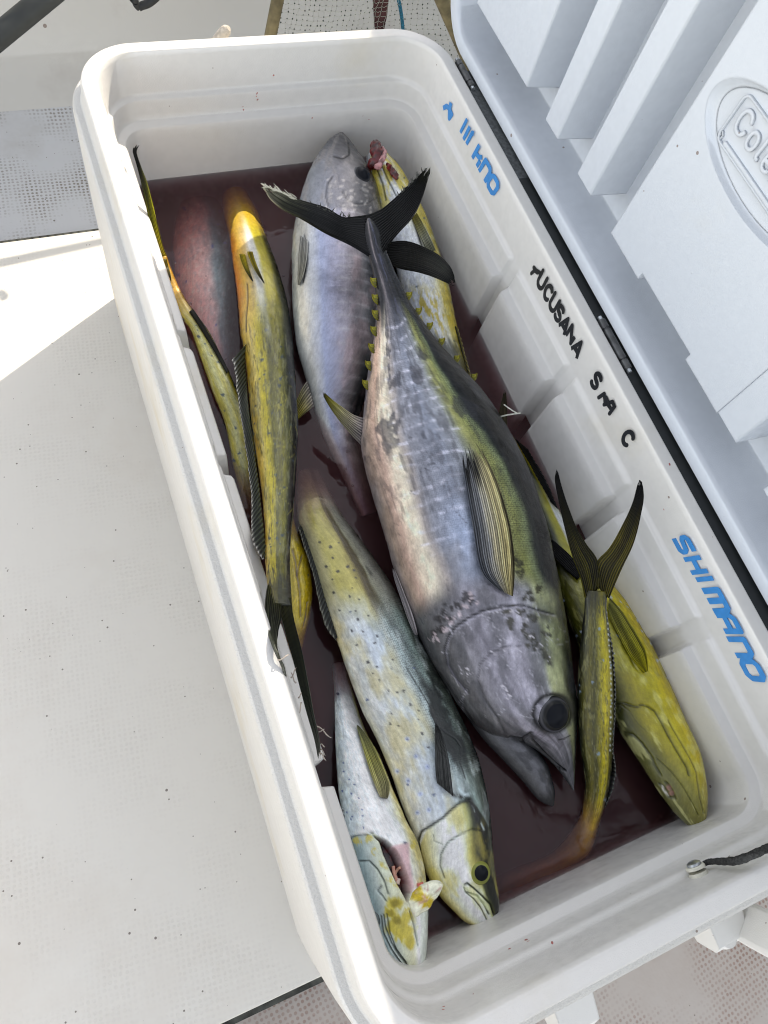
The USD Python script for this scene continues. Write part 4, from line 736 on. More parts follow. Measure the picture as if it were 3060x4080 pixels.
for i, (a, b) in enumerate((((955,1015),(1010,1128)), ((985,1005),(1052,1130)))):
    ax, ay = a; bx, by = b
    fin(te, Ed.on([(ax, ay, .001), ((ax + bx) / 2 - 8, (ay + by) / 2, .006), (bx, by, .006)]), Ed.on([(ax + 22, ay, .002), ((ax + bx) / 2 + 10, (ay + by) / 2, .008), (bx + 3, by + 2, .006)]), finramp([(0, (.50, .44, .05)), (.5, (.42, .38, .05)), (1, (.02, .02, .02))], .8), 'pelvic_fin', 5, 24, .1, .0006, .0005, 24 + i)

# 5. dorado with dark spots and its head at the near wall
Fm = Fish([(1932,3697,1978,3655),(1872,3685,1987,3600),(1796,3620,1976,3510),(1732,3540,1966,3430),(1688,3450,1960,3340),(1652,3340,1950,3230),(1612,3235,1928,3110),(1553,3070,1893,2990),(1500,2945,1842,2870),(1443,2830,1778,2740),(1395,2705,1705,2610),(1352,2580,1640,2475),(1310,2450,1572,2350),(1264,2310,1500,2240),(1228,2189,1430,2140),(1192,2090,1368,2060),(1182,1985,1315,1965),(1184,1890,1272,1878)],
          [-.150,-.149,-.147,-.145,-.143,-.141,-.139,-.137,-.135,-.134,-.135,-.137,-.141,-.147,-.155,-.166,-.180,-.195], [.7,.64,.58,.54,.5,.48,.46,.46,.46,.46,.46,.46,.46,.46,.46,.46,.46,.46], ns=400, nt=240)
c, n, n2, n3 = mahi(Fm, [(-1, (.50, .49, .40)), (-.8, (.56, .56, .53)), (-.5, (.57, .59, .60)), (-.2, (.52, .55, .58)), (.12, (.46, .50, .52)), (.36, (.40, .45, .45)), (.52, (.22, .255, .25)), (.68, (.30, .35, .33)), (.84, (.14, .16, .14)), (1, (.02, .022, .02))], 81, dark=(.34, .36, .36), mottle=.25, nspots=10, spotc=(.16, .20, .30))
x, y = Fm.px, Fm.py
yl = sst(.42, .68, noise2(Fm.s * 11, Fm.v * 2.2, 90, 7)) * (1 - sst(.1, .4, Fm.v)); c = mixc(c, (.54, .48, .26), yl * .55)
back = sst(.56, .66, Fm.s + (n - .5) * .07 + Fm.v * .03); bc = ramp(Fm.v + (n - .5) * .25, [(-1, (.25, .25, .20)), (-.7, (.45, .43, .30)), (-.4, (.46, .43, .20)), (0, (.45, .42, .20)), (.2, (.36, .33, .15)), (.3, (.15, .125, .05)), (.44, (.14, .12, .05)), (.52, (.33, .33, .27)), (.75, (.30, .30, .27)), (1, (.12, .11, .10))])
c = c * (1 - back[..., None]) + bc * back[..., None]; c = mixc(c, (.40, .33, .28), sst(.80, .93, Fm.s + (n3 - .5) * .1) * .7)
gr_ = sst(.0, .4, Fm.v + (n - .5) * .3) * (1 - back * .45) * sst(.24, .3, Fm.s); Fm.mask = np.clip(gr_ * .62, 0, 1)
c = mixc(c, (.018, .022, .02), sst(.50, .68, n + .30 * np.exp(-((Fm.v - .55) / .2) ** 2) - .18 * np.abs(Fm.s - .38) / .12) * gr_ * .85)
def SL(x, y): return (900 + x / 1.659, 1900 + y / 1.659)
def SM(x, y): return (1100 + x / 1.508, 2900 + y / 1.508)
def S5(x, y): return (1500 + x / 1.58, 1900 + y / 1.58)
sp = [SL(*p) for p in ((620,432),(690,464),(708,535),(664,595),(740,622),(703,677),(848,618),(857,668),(835,738),(818,793),(880,808),(750,885),(856,888),(942,918),(872,944),(832,1020),(904,1022),(1000,1052),(866,1113),(986,1098),(940,1228),(1098,1262),(998,1252),(1104,1212),(1186,1226),(970,1298),(1016,1346),(1076,1410),(1174,1416),(1136,1426),(1218,1506),(1094,1562),(1272,1542),(1275,1606),(1196,1736),(1138,1642),(1087,1634),(1336,1790),(1298,1696),(745,436),(806,594),(712,765))]
rr = np.random.default_rng(8).uniform(3.5, 8.5, len(sp)); mk = spots(x + (n2 - .5) * 7, y + (n3 - .5) * 7, sp, rr); c = mixc(c, (.07, .07, .08), mk * .75)
sp = [SM(*p) for p in ((793, 318), (866, 398), (728, 260), (918, 492), (1048, 572), (1175, 690), (910, 235), (840, 170), (788, 66), (1020, 830), (850, 510))]; mk = spots(x, y, sp, 12); c = mixc(c, (.46, .50, .62), mk * .6); c = mixc(c, (.16, .20, .32), spots(x, y, sp, 5) * .55)
lat = [S5(*p) for p in ((190, 1200), (262, 1320), (330, 1430), (368, 1545), (430, 1605), (500, 1650), (533, 1700), (528, 1800), (560, 1900))]; m = Lm(Fm, lat, 2.3); c = mixc(c, (.03, .03, .03), m * .8); Fm.groove(m, .0006)
hd = sst(-7, 7, Fm.py - np.interp(Fm.px, [1560, 1640, 1664, 1700, 1760, 1800, 1840, 1872, 1900, 1930, 1970], [3500, 3430, 3390, 3308, 3262, 3225, 3198, 3188, 3215, 3262, 3340]))
hcol = ramp(Fm.v + (n - .5) * .3, [(-1, (.42, .38, .20)), (-.75, (.56, .54, .36)), (-.45, (.60, .62, .58)), (0, (.62, .65, .65)), (.20, (.60, .62, .55)), (.34, (.46, .47, .30)), (.46, (.12, .13, .07)), (.60, (.045, .05, .03)), (.80, (.03, .034, .025)), (.90, (.20, .21, .18)), (1, (.018, .02, .016))])
hcol = mixc(hcol, (.52, .47, .17), .8 * sst(.48, .74, noise2(Fm.s * 20, Fm.v * 3, 95, 7)) * .7); c = c * (1 - hd[..., None]) + hcol * hd[..., None]
gl = [SM(*p) for p in ((1165, 432), (1110, 450), (1060, 490), (1000, 545), (930, 590), (870, 625), (850, 680), (860, 760))]; pr_ = [SM(*p) for p in ((1245, 620), (1180, 610), (1100, 645), (1030, 690), (990, 760), (985, 830), (1010, 900))]
up = [SM(*p) for p in ((1135, 945), (1150, 935), (1190, 965), (1240, 1010), (1290, 1060), (1310, 1120))]; lo = [SM(*p) for p in ((1130, 960), (1140, 990), (1190, 1030), (1230, 1080), (1260, 1140), (1278, 1185))]; mid = [SM(*p) for p in ((1150, 990), (1210, 1010), (1250, 1060), (1280, 1120))]
for m, a, d in ((Lm(Fm, gl, 5), .75, .0030), (Lm(Fm, pr_, 3.2), .55, .0012), (Lm(Fm, up, 3.5), .9, .0025), (Lm(Fm, lo, 2.6), .7, .0015), (Lm(Fm, mid, 3.5), .8, .0025), (Lm(Fm, [SM(945, 640), SM(950, 680), SM(1000, 700)], 2), .4, .0006)):
    c = mixc(c, (.03, .035, .02), m * a); Fm.groove(m, d)
c = mixc(c, (.58, .60, .44), Lm(Fm, [SM(1142, 968), SM(1190, 1000), SM(1240, 1040), SM(1275, 1085)], 9) * .8)
blk_ = np.maximum(Lm(Fm, [SM(*p) for p in ((1165, 432), (1195, 500), (1215, 560), (1240, 610), (1258, 690))], 11), Lm(Fm, [SM(1070, 400), SM(1120, 420), SM(1170, 440)], 9)); c = mixc(c, (.02, .022, .015), blk_ * sst(.35, .55, n2 + .1) * .9)
c = mixc(c, (.60, .66, .68), np.maximum(Lm(Fm, [SM(1100, 370), SM(1130, 400), SM(1180, 400)], 7), Lm(Fm, [SM(1180, 470), SM(1225, 560), SM(1248, 610)], 4)) * sst(.4, .55, n3) * .7)
rough(Fm, .0005, 60, 81); Fm.finish()
tf_ = thing_at('dorado', 'pale dark-spotted dorado beside the big tuna, round eye and snout at the near wall', 'dorado', P(1620, 2900, -.22))
Fm.emit(tf_, c, M['mahi'])
eye(Fm, tf_, *SM(1226, 870), 42, (.30, .31, .13), ((.02, .022, .014), (.36, .37, .16)), .60, .32, .35)
fin(tf_, Fm.on([(1742,3120,.002),(1736,3080,.003),(1734,3000,.004),(1733,2930,.004),(1734,2880,.002)]), Fm.on([(1806,3172,.004),(1798,3100,.007),(1784,3010,.007),(1762,2930,.006),(1738,2880,.003)]), finramp([(0, (.26, .265, .26)), (.4, (.28, .285, .28)), (1, (.2, .205, .2))], .9), 'pectoral_fin', 14, 40, .05, .0009, .0006, 27)
strip_fin(tf_, Fm, [(1198,2090),(1228,2170),(1262,2270),(1290,2370),(1322,2470),(1345,2540)], [(1180,2080,-.158),(1208,2170,-.150),(1240,2270,-.144),(1262,2370,-.138),(1288,2480,-.134),(1335,2552,-.134)], finramp([(0, (.10, .11, .10)), (.6, (.09, .10, .09)), (1, (.36, .36, .32))], .8), 'anal_fin', 26, 29, .06)

# 6. white-bellied dorado in the near left corner with its gill cover torn open
G = Fish([(1632,3880,1668,3876),(1580,3866,1688,3848),(1530,3815,1701,3760),(1485,3700,1705,3660),(1440,3560,1700,3550),(1402,3450,1688,3450),(1380,3345,1660,3352),(1362,3232,1612,3262),(1346,3115,1565,3145),(1338,2990,1515,3022),(1334,2880,1455,2912),(1332,2770,1412,2780),(1325,2650,1385,2650)],
         [-.118,-.116,-.116,-.118,-.120,-.123,-.127,-.133,-.140,-.148,-.158,-.172,-.190], [.8,.76,.72,.7,.68,.66,.64,.62,.6,.6,.6,.6,.6], ns=320, nt=200)
c, n, n2, n3 = mahi(G, [(-1, (.40, .44, .44)), (-.7, (.50, .54, .56)), (-.3, (.62, .64, .65)), (.2, (.64, .66, .67)), (.6, (.60, .61, .58)), (.85, (.52, .48, .28)), (1, (.40, .36, .18))], 101, dark=(.5, .46, .25), mottle=.15, nspots=3)
x, y = G.px, G.py
sp = [SM(*p) for p in ((398, 380), (452, 395), (497, 422), (425, 508), (450, 548), (516, 492), (406, 262), (470, 340), (525, 600), (440, 310), (520, 530), (458, 535), (405, 210))]; c = mixc(c, (.10, .14, .28), spots(x, y, sp, 4.5) * .85)
hd = sst(-7, 7, G.py - np.interp(G.px, [1340, 1370, 1380, 1405, 1445, 1485, 1530, 1590, 1640, 1700], [3420, 3375, 3351, 3331, 3328, 3317, 3350, 3440, 3530, 3600]))
hcol = ramp(G.v + (n - .5) * .22, [(-1, (.22, .27, .28)), (-.75, (.32, .38, .39)), (-.45, (.46, .50, .49)), (-.1, (.54, .56, .48)), (.3, (.58, .58, .48)), (.62, (.62, .64, .62)), (1, (.50, .52, .48))])
c = c * (1 - hd[..., None]) + hcol * hd[..., None]
yel = [SM(*p) for p in ((720, 1050), (690, 1110), (720, 1160), (760, 1180), (740, 1240), (790, 1230), (800, 1280), (700, 1200), (780, 1150))]; m = spots(x + (n - .5) * 46, y + (n3 - .5) * 40, yel, 33); c = mixc(c, (.47, .41, .05), m * .8); c = mixc(c, (.26, .23, .02), spots(x + (n - .5) * 40, y + (n3 - .5) * 30, yel[:3], 20) * .6)
yel2 = [SM(*p) for p in ((480, 690), (560, 670), (600, 750), (640, 830), (450, 740), (720, 930), (680, 900), (820, 700), (800, 1100))]; m = spots(x + (n3 - .5) * 44, y + (n - .5) * 44, yel2, 17); c = mixc(c, (.50, .44, .12), m * .7 * sst(.4, .6, n2 + .1))
lines = ([SM(*p) for p in ((500, 800), (560, 800), (610, 850), (650, 920), (675, 1000))], [SM(*p) for p in ((420, 680), (460, 650), (520, 645), (580, 628))], [SM(*p) for p in ((632, 950), (610, 980), (640, 1010), (660, 1040))],
         [SM(*p) for p in ((645, 1125), (655, 1200), (690, 1290), (740, 1370), (790, 1430), (815, 1455))], [SM(*p) for p in ((665, 1120), (680, 1230), (720, 1330), (780, 1410))], [SM(*p) for p in ((630, 1130), (640, 1230), (690, 1330), (760, 1430))], [SM(*p) for p in ((805, 1100), (830, 1180), (855, 1310))], [SM(*p) for p in ((575, 1190), (610, 1270), (660, 1370), (720, 1440))])
for k, l in enumerate(lines): m = Lm(G, l, 3.2); c = mixc(c, (.06, .07, .06), m * (.65 if k in (0, 3, 4, 5) else .4)); G.groove(m, .0022)
slot = [SM(*p) for p in ((590, 650), (625, 680), (650, 760), (690, 850), (730, 930), (775, 1010), (790, 1040))]; slot2 = [SM(*p) for p in ((586, 645), (665, 680), (725, 745), (765, 830), (798, 920), (808, 1000), (794, 1048))]

def inside(px, py, poly, soft=5):
    import shapely
    pg = Polygon(poly); d = shapely.distance(pg.exterior, shapely.points(px.ravel(), py.ravel())).reshape(px.shape); i = shapely.contains_xy(pg, px.ravel(), py.ravel()).reshape(px.shape)
    return sst(-soft, soft, np.where(i, d, -d))
hole = inside(x, y, slot + slot2[::-1][1:-1], 6) * G.top
c = mixc(c, (.055, .012, .012), hole); c = mixc(c, (.16, .045, .04), hole * sst(.5, .65, n2)); G.groove(hole, .016)
pk = inside(x, y, [SM(*p) for p in ((690, 710), (740, 700), (800, 690), (805, 800), (830, 960), (800, 1010), (770, 900), (730, 800))], 8); c = mixc(c, (.50, .36, .38), pk * (1 - hole) * .75)
rough(G, .0005, 60, 101); G.finish()
tg = thing_at('dorado', 'white-bellied dorado in the near left corner with torn open gill', 'dorado', P(1530, 3300, -.22))
G.emit(tg, c, M['mahi'])
eye(G, tg, 1482, 3662, 36, (.12, .14, .15), ((.10, .12, .12), (.25, .28, .28)), .6, .3, .1)
flp = [SM(*p) for p in ((795, 1050), (830, 985), (900, 930), (960, 915), (1000, 935), (985, 985), (940, 1040), (890, 1105), (830, 1135))]
V0 = px3([(px_, py_, -.062 - .00006 * (py_ - 3500)) for px_, py_ in flp]); cen = V0.mean(0)
def flap(parent, V0, thick, colfn, name, mt):
    """A torn leaf of flesh: a rounded, crumpled slab with its own thickness."""
    b = smoothpoly(np.vstack([V0, V0[:1]]), 73)[:-1]; cen = b.mean(0); n = np.linalg.svd(b - cen)[2][2]; n = n * np.sign(n @ (CC - cen)); rows = []
    prof = [(1.0, -.3), (1.0, .2), (.93, .7), (.8, 1.0), (.6, 1.15), (.4, 1.25), (.2, 1.3), (.02, 1.3)]
    prof = [(.02, -1), (.5, -1), (.9, -.8)] + prof; V = []
    for a, h in prof:
        q = cen + (b - cen) * a; w = noise2(q[:, 0] * 160, q[:, 1] * 160, 5) - .5; V.append(q + n * (thick * h)[None] * 1 + n[None] * (w * thick * 1.2)[:, None] if False else q + n[None] * (thick * h + w * thick * 1.4)[:, None])
    V = np.vstack(V); F = grid_faces(len(prof), 72, True)
    if trimesh.Trimesh(V, F, process=False).volume < 0: F = F[:, ::-1]
    return obj(name, (V, F), mt, parent, col=colfn(V), uvm=V * [1, 1, 0])
def flc(V):
    n = noise2(V[:, 0] * 90, V[:, 1] * 90, 3); q = noise2(V[:, 0] * 240, V[:, 1] * 240, 4); c = np.repeat(np.array([[.60, .60, .52]]), len(V), 0); c = mixc(c, (.48, .41, .05), sst(.48, .6, n)); return mixc(c, (.48, .36, .33), sst(.62, .7, q) * .7)
flap(tg, V0, .0045, flc, 'gill_flap', M['mahi'])
for k, (pts, r, colr) in enumerate((([(705, 830), (712, 880), (725, 915), (735, 935)], .0016, (.55, .36, .30)), ([(745, 840), (722, 865), (712, 890)], .0012, (.55, .38, .32)), ([(735, 905), (728, 940)], .0022, (.6, .5, .45)), ([(865, 930), (872, 955), (880, 965)], .003, (.5, .2, .17)))):
    p = G.on([SM(*q) for q in pts], .004); m = tube(p, r, 7, 12); obj('gill_raker', m, M['flesh'], tg, col=np.repeat([colr], len(m.vertices), 0))
fin(tg, G.on([(1515,3175,.001),(1492,3120,.003),(1455,3010,.004),(1430,2930,.003),(1420,2890,.002)]), G.on([(1545,3180,.003),(1545,3110,.005),(1505,3010,.006),(1455,2925,.005),(1424,2888,.003)]), finramp([(0, (.52, .50, .36)), (.5, (.50, .49, .24)), (1, (.30, .31, .22))], .7), 'pectoral_fin', 9, 44, .03, .0009, .0006, 31)
strip_fin(tg, G, [(1398,3440),(1384,3340),(1368,3220)], [(1380,3420,-.125),(1362,3330,-.128),(1355,3225,-.132)], finramp([(0, (.4, .42, .42)), (1, (.5, .52, .5))], .5), 'pelvic_fin', 10, 32, .05)

# 7. dorado between the left pair, only its yellow throat above the water
Hh = Fish([(1148,2030,1168,2028),(1128,2110,1182,2108),(1116,2210,1222,2208),(1114,2330,1244,2335),(1122,2440,1238,2440),(1140,2540,1214,2540),(1158,2630,1196,2630)], [-.185,-.176,-.170,-.168,-.170,-.178,-.19], [.5,.55,.6,.6,.6,.55,.5], ns=160, nt=110)
c, n, n2, n3 = mahi(Hh, [(-1, (.40, .36, .12)), (-.4, (.48, .43, .18)), (0, (.52, .45, .14)), (.35, (.52, .45, .06)), (.7, (.54, .45, .05)), (1, (.40, .30, .05))], 111, dark=(.45, .42, .3), mottle=.2, nspots=2)
for l, w in (([SL(440, 480), SL(462, 560), SL(470, 640), SL(482, 700), SL(492, 780), SL(496, 920)], 4), ([SL(505, 520), SL(485, 580), SL(470, 650)], 3), ([SL(540, 830), SL(530, 920), SL(515, 990)], 2.5)): m = Lm(Hh, l, w); c = mixc(c, (.30, .28, .34), m * .7); Hh.groove(m, .003)
rough(Hh, .0005, 60, 111); Hh.finish()
th_ = thing_at('dorado', 'sunken dorado showing only a small yellow throat between the two left dorados', 'dorado', P(1170, 2340, -.23)); Hh.emit(th_, c, M['mahi'])

# 8. dorado under the second tuna in the far right corner, red gills out
Cm = Fish([(1500,592,1525,590),(1462,622,1548,622),(1468,700,1602,688),(1496,800,1658,788),(1530,900,1707,890),(1565,1010,1748,1005),(1600,1150,1787,1145),(1650,1300,1820,1305),(1730,1430,1850,1425),(1805,1540,1876,1530),(1856,1620,1895,1610)], [-.112,-.114,-.120,-.128,-.134,-.140,-.146,-.152,-.158,-.166,-.175], [.8,.75,.7,.66,.62,.6,.6,.6,.58,.5,.4], ns=240, nt=140)
c, n, n2, n3 = mahi(Cm, [(-1, (.30, .30, .30)), (-.6, (.42, .43, .45)), (-.1, (.56, .57, .58)), (.3, (.60, .60, .58)), (.62, (.52, .48, .25)), (.85, (.46, .40, .10)), (1, (.28, .26, .06))], 121, dark=(.25, .24, .12), mottle=.25, nspots=8)
c = mixc(c, (.50, .44, .10), (1 - sst(.15, .4, Cm.s)) * sst(.42, .6, n) * .85); c = mixc(c, (.48, .40, .05), sst(.55, .66, Cm.s) * (1 - sst(.72, .8, Cm.s)) * sst(.45, .6, n3) * .7); c = mixc(c, (.05, .05, .03), sst(.74, .84, Cm.s + (n - .5) * .2) * .7)
for l in ([S3(930, 980), (1540, 700), (1570, 760), (1600, 820)], [S3(1085, 1240), S3(1150, 1330), S3(1200, 1450), S3(1250, 1530)], [S3(1120, 1290), S3(1180, 1480)], [S3(905, 1010), S3(940, 1100), S3(960, 1200)]): m = Lm(Cm, l, 3.2); c = mixc(c, (.05, .055, .03), m * .8); Cm.groove(m, .002)
rough(Cm, .0005, 60, 121); Cm.finish()
tc = thing_at('dorado', 'dorado in the far right corner, red gills torn out beside the second tuna', 'dorado', P(1660, 1100, -.24)); Cm.emit(tc, c, M['mahi'])
for k, (pts, r, cc_) in enumerate((([(895, 870, .022), (905, 905, .022), (910, 950, .014), (885, 985, .008), (862, 1015, .004)], [.007, .008, .008, .008, .004], (.17, .03, .035)), ([(940, 885, .024), (945, 930, .022), (925, 980, .016), (900, 1010, .010)], [.0025, .0035, .0035, .003], (.46, .30, .30)), ([(968, 985, .003), (1000, 1030, .004), (1030, 1075, .003)], [.003, .0045, .002], (.24, .08, .07)))):
    p = Cm.on([(*S3(a, b), q) for a, b, q in pts], .003); m = tube(p, r, 12, 30); v = m.vertices; m.vertices = v + (np.stack([noise2(v[:, 0] * 180, v[:, 1] * 180, i) for i in range(3)], 1) - .5) * .006
    cm_ = np.repeat([cc_], len(v), 0); cm_ = mixc(cm_, np.array(cc_) * .5, sst(.45, .6, noise2(v[:, 0] * 300, v[:, 1] * 300, 9))); obj('gill', m, M['flesh'], tc, col=cm_)
fin(tc, Cm.on([(1640,870,.001),(1680,960,.003),(1715,1040,.002)]), Cm.on([(1660,850,.003),(1710,940,.006),(1740,1010,.003)]), finramp([(0, (.46, .42, .12)), (.6, (.55, .55, .45)), (1, (.3, .3, .2))], .8), 'pectoral_fin', 7, 30, .1, .0007, .0005, 33)
strip_fin(tc, Cm, [(1812,1300),(1845,1420),(1872,1520),(1890,1600)], [(1822,1300,-.145),(1856,1420,-.150),(1884,1520,-.156),(1896,1610,-.165)], finramp([(0, (.06, .06, .03)), (.7, (.3, .26, .1)), (1, (.5, .45, .3))], .6), 'dorsal_fin', 16, 34, .05)

# 9. yellow-headed dorado down the right wall
Jm = Fish([(2782,3302,2797,3298),(2733,3280,2812,3240),(2640,3165,2808,3125),(2545,3015,2775,2985),(2450,2865,2720,2865),(2375,2705,2655,2715),(2300,2540,2580,2555),(2240,2390,2500,2420),(2195,2240,2400,2300),(2150,2090,2290,2150),(2085,1925,2200,2000),(2025,1770,2090,1830),(1985,1680,2015,1690)], [-.128,-.128,-.130,-.134,-.138,-.141,-.145,-.149,-.153,-.157,-.162,-.170,-.18], [.85,.8,.74,.68,.62,.6,.58,.56,.54,.52,.5,.5,.5], ns=320, nt=180)
c, n, n2, n3 = mahi(Jm, [(-1, (.05, .055, .02)), (-.72, (.14, .14, .035)), (-.4, (.32, .31, .08)), (-.05, (.40, .38, .10)), (.3, (.46, .43, .08)), (.6, (.50, .45, .05)), (.85, (.46, .40, .03)), (1, (.30, .27, .03))], 131, dark=(.16, .155, .03), mottle=.3, nspots=90, spotc=(.45, .50, .60))
x, y = Jm.px, Jm.py
ft = sst(.50, .62, Jm.s + (n - .5) * .06); bc = ramp(Jm.v + (n - .5) * .2, [(-1, (.07, .08, .02)), (-.55, (.08, .09, .025)), (-.35, (.34, .33, .06)), (-.05, (.40, .38, .10)), (.1, (.56, .57, .58)), (.5, (.60, .62, .62)), (1, (.4, .38, .2))]); tl_ = sst(.7, .82, Jm.s); bt = ramp(Jm.v, [(-1, (.02, .025, .02)), (-.2, (.05, .06, .02)), (.15, (.40, .36, .04)), (.45, (.42, .38, .05)), (.7, (.12, .12, .03)), (1, (.03, .03, .02))]); bc = bc * (1 - tl_[..., None]) + bt * tl_[..., None]
c = c * (1 - ft[..., None]) + bc * ft[..., None]
hd = 1 - sst(.30, .315, Jm.s + .01 * Jm.v)
hcol = ramp(Jm.v + (n - .5) * .25, [(-1, (.06, .066, .04)), (-.75, (.085, .09, .04)), (-.4, (.22, .21, .05)), (-.1, (.36, .33, .05)), (.25, (.40, .37, .05)), (.5, (.46, .42, .045)), (.8, (.50, .44, .03)), (1, (.40, .35, .03))])
hcol = mixc(hcol, (.24, .235, .12), (1 - sst(.06, .17, Jm.s + .06 * Jm.v)) * .75); hcol = mixc(hcol, (.55, .54, .34), sst(.56, .7, noise2(Jm.s * 24, Jm.v * 5, 137)) * .5); c = c * (1 - hd[..., None]) + hcol * hd[..., None]
def SR(x, y): return (2060 + x / 1.382, 1800 + y / 1.382)
for l, w, a, d in (([SR(*p) for p in ((530, 1390), (590, 1385), (640, 1400), (665, 1405), (685, 1392), (720, 1400), (760, 1425), (800, 1490), (835, 1560), (880, 1640), (940, 1740), (950, 1780))], 4.5, .6, .003), ([SR(*p) for p in ((835, 1480), (900, 1590), (950, 1680), (990, 1760), (1010, 1900), (1030, 1990))], 3, .45, .002), ([SR(*p) for p in ((590, 1545), (640, 1560), (690, 1610), (740, 1680), (760, 1730), (790, 1780))], 3.5, .6, .002), ([SR(*p) for p in ((540, 1490), (580, 1400), (620, 1430), (660, 1490), (700, 1530))], 2.6, .3, .001),
                   ([SR(*p) for p in ((770, 1690), (850, 1760), (920, 1850), (970, 1940), (1000, 2000))], 2.5, .4, .0016), ([SR(*p) for p in ((780, 1830), (810, 1850), (830, 1900), (870, 1910), (850, 1860), (820, 1820))], 4, .5, .002), ([SR(*p) for p in ((510, 920), (560, 1010), (610, 1110), (660, 1200))], 3, .4, .0015)):
    m = Lm(Jm, l, w); c = mixc(c, (.05, .055, .012), m * a); Jm.groove(m, d)
c = mixc(c, (.60, .58, .55), Lm(Jm, [SR(795, 1835), SR(805, 1865), SR(830, 1895)], 4) * .8); c = mixc(c, (.40, .24, .24), spots(x, y, [SR(835, 1850), SR(850, 1880)], 13) * .6)
rough(Jm, .0006, 60, 131); Jm.finish()
tj = thing_at('dorado', 'bright yellow-headed dorado lying along the right wall under the lettering', 'dorado', P(2450, 2600, -.24)); Jm.emit(tj, c, M['mahi'])
fin(tj, Jm.on([SR(700, 1215) + (.001,), SR(600, 1090) + (.003,), SR(545, 980) + (.004,), SR(495, 850) + (.003,)]), Jm.on([SR(716, 1210) + (.002,), SR(692, 1070) + (.006,), SR(590, 900) + (.006,), SR(505, 800) + (.004,)]), finramp([(0, (.46, .43, .05)), (.5, (.46, .44, .12)), (1, (.36, .36, .16))], .75), 'pectoral_fin', 11, 40, .04, .0009, .0006, 36)
fin(tj, Jm.on([(2322,2290,.001),(2280,2225,.004),(2225,2170,.006),(2185,2140,.004)]), Jm.on([(2300,2310,.003),(2250,2265,.006),(2210,2220,.006),(2187,2150,.004)]), finramp([(0, (.03, .03, .025)), (1, (.012, .012, .012))], .6), 'pelvic_fin', 7, 26, .1, .0007, .0006, 37)
strip_fin(tj, Jm, [(2050,1745),(2100,1830),(2150,1920),(2195,2000)], [(2090,1770,-.150),(2140,1850,-.146),(2172,1905,-.142),(2224,2030,-.145)], finramp([(0, (.02, .022, .015)), (1, (.03, .032, .025))], .6), 'dorsal_fin', 16, 38, .08)

# 10. dorado diving into the water, tail standing up against the right wall
Im = Fish([(1965,3500,1985,3590),(2060,3455,2080,3545),(2175,3410,2205,3490),(2265,3330,2330,3420),(2318,3235,2388,3275),(2332,3120,2424,3140),(2312,2970,2440,2985),(2303,2815,2444,2820),(2307,2668,2442,2672),(2320,2530,2430,2535),(2330,2420,2416,2425),(2330,2350,2422,2355)], [-.212,-.202,-.194,-.183,-.168,-.150,-.134,-.118,-.102,-.086,-.070,-.062], [.8,.8,.8,.8,.75,.72,.7,.7,.68,.62,.5,.36], ns=280, nt=150)
c, n, n2, n3 = mahi(Im, [(-1, (.02, .022, .01)), (-.75, (.07, .07, .02)), (-.4, (.19, .175, .025)), (-.05, (.13, .125, .03)), (.2, (.30, .275, .03)), (.5, (.48, .43, .03)), (.72, (.40, .36, .05)), (.86, (.16, .15, .04)), (1, (.03, .03, .02))], 141, dark=(.05, .052, .015), mottle=.6, nspots=20, spotc=(.3, .36, .42))
wd = [(2436 - 6 + (k % 2) * 3, 2440 + k * 22) for k in range(26)]; wd = [(2419 + 0.42 * np.interp(yy, [2440, 2700, 3000], [0, 40, 30]), yy) for _, yy in wd]; c = mixc(c, (.55, .58, .58), spots(Im.px, Im.py, wd, 4.5) * .8)
c = mixc(c, (.42, .28, .12), (1 - sst(.30, .45, Im.s)) * .75); c = mixc(c, (.035, .035, .015), sst(.90, .98, Im.s + (n2 - .5) * .1) * .6); rough(Im, .0006, 60, 141); Im.finish()
ti = thing_at('dorado', 'olive dorado diving into the water beside the tuna head, forked tail standing upright', 'dorado', P(2370, 2800, -.2)); Im.emit(ti, c, M['mahi'])
tcol = finramp([(0, (.14, .13, .03)), (.35, (.13, .12, .035)), (.8, (.05, .048, .02)), (1, (.012, .012, .01))], .9)
fin(ti, px3([(2330,2380,-.066),(2318,2320,-.056),(2277,2205,-.038),(2236,2045,-.016),(2212,1925,0),(2216,1868,.008)]), px3([(2385,2340,-.060),(2379,2240,-.042),(2330,2160,-.030),(2286,2075,-.016),(2235,1930,0),(2220,1868,.008)]), tcol, 'tail_fin', 10, 60, .04, .0008, .0010, 41)
tcol2 = finramp([(0, (.17, .155, .035)), (.5, (.20, .18, .05)), (.8, (.06, .055, .025)), (1, (.012, .012, .01))], .9)
fin(ti, px3([(2372,2330,-.058),(2380,2238,-.042),(2424,2190,-.030),(2474,2104,-.012),(2523,1995,.008),(2535,1950,.015),(2545,1912,.02)]), px3([(2424,2382,-.064),(2476,2262,-.040),(2524,2160,-.018),(2552,2055,.002),(2564,1970,.014),(2560,1935,.018),(2549,1909,.02)]), tcol2, 'tail_fin', 10, 60, .05, .0008, .0010, 42)
strip_fin(ti, None, [(2415,2470,-.078),(2432,2560,-.088),(2440,2700,-.104),(2440,2850,-.121),(2432,3000,-.137),(2422,3120,-.150),(2400,3230,-.163)], [(2412,2455,-.074),(2438,2570,-.082),(2452,2710,-.096),(2452,2860,-.112),(2446,3010,-.127),(2455,3055,-.135),(2412,3215,-.157)], finramp([(0, (.05, .05, .025)), (.7, (.035, .035, .025)), (1, (.3, .3, .28))], .8), 'dorsal_fin', 40, 43, .03, .0007, .18)

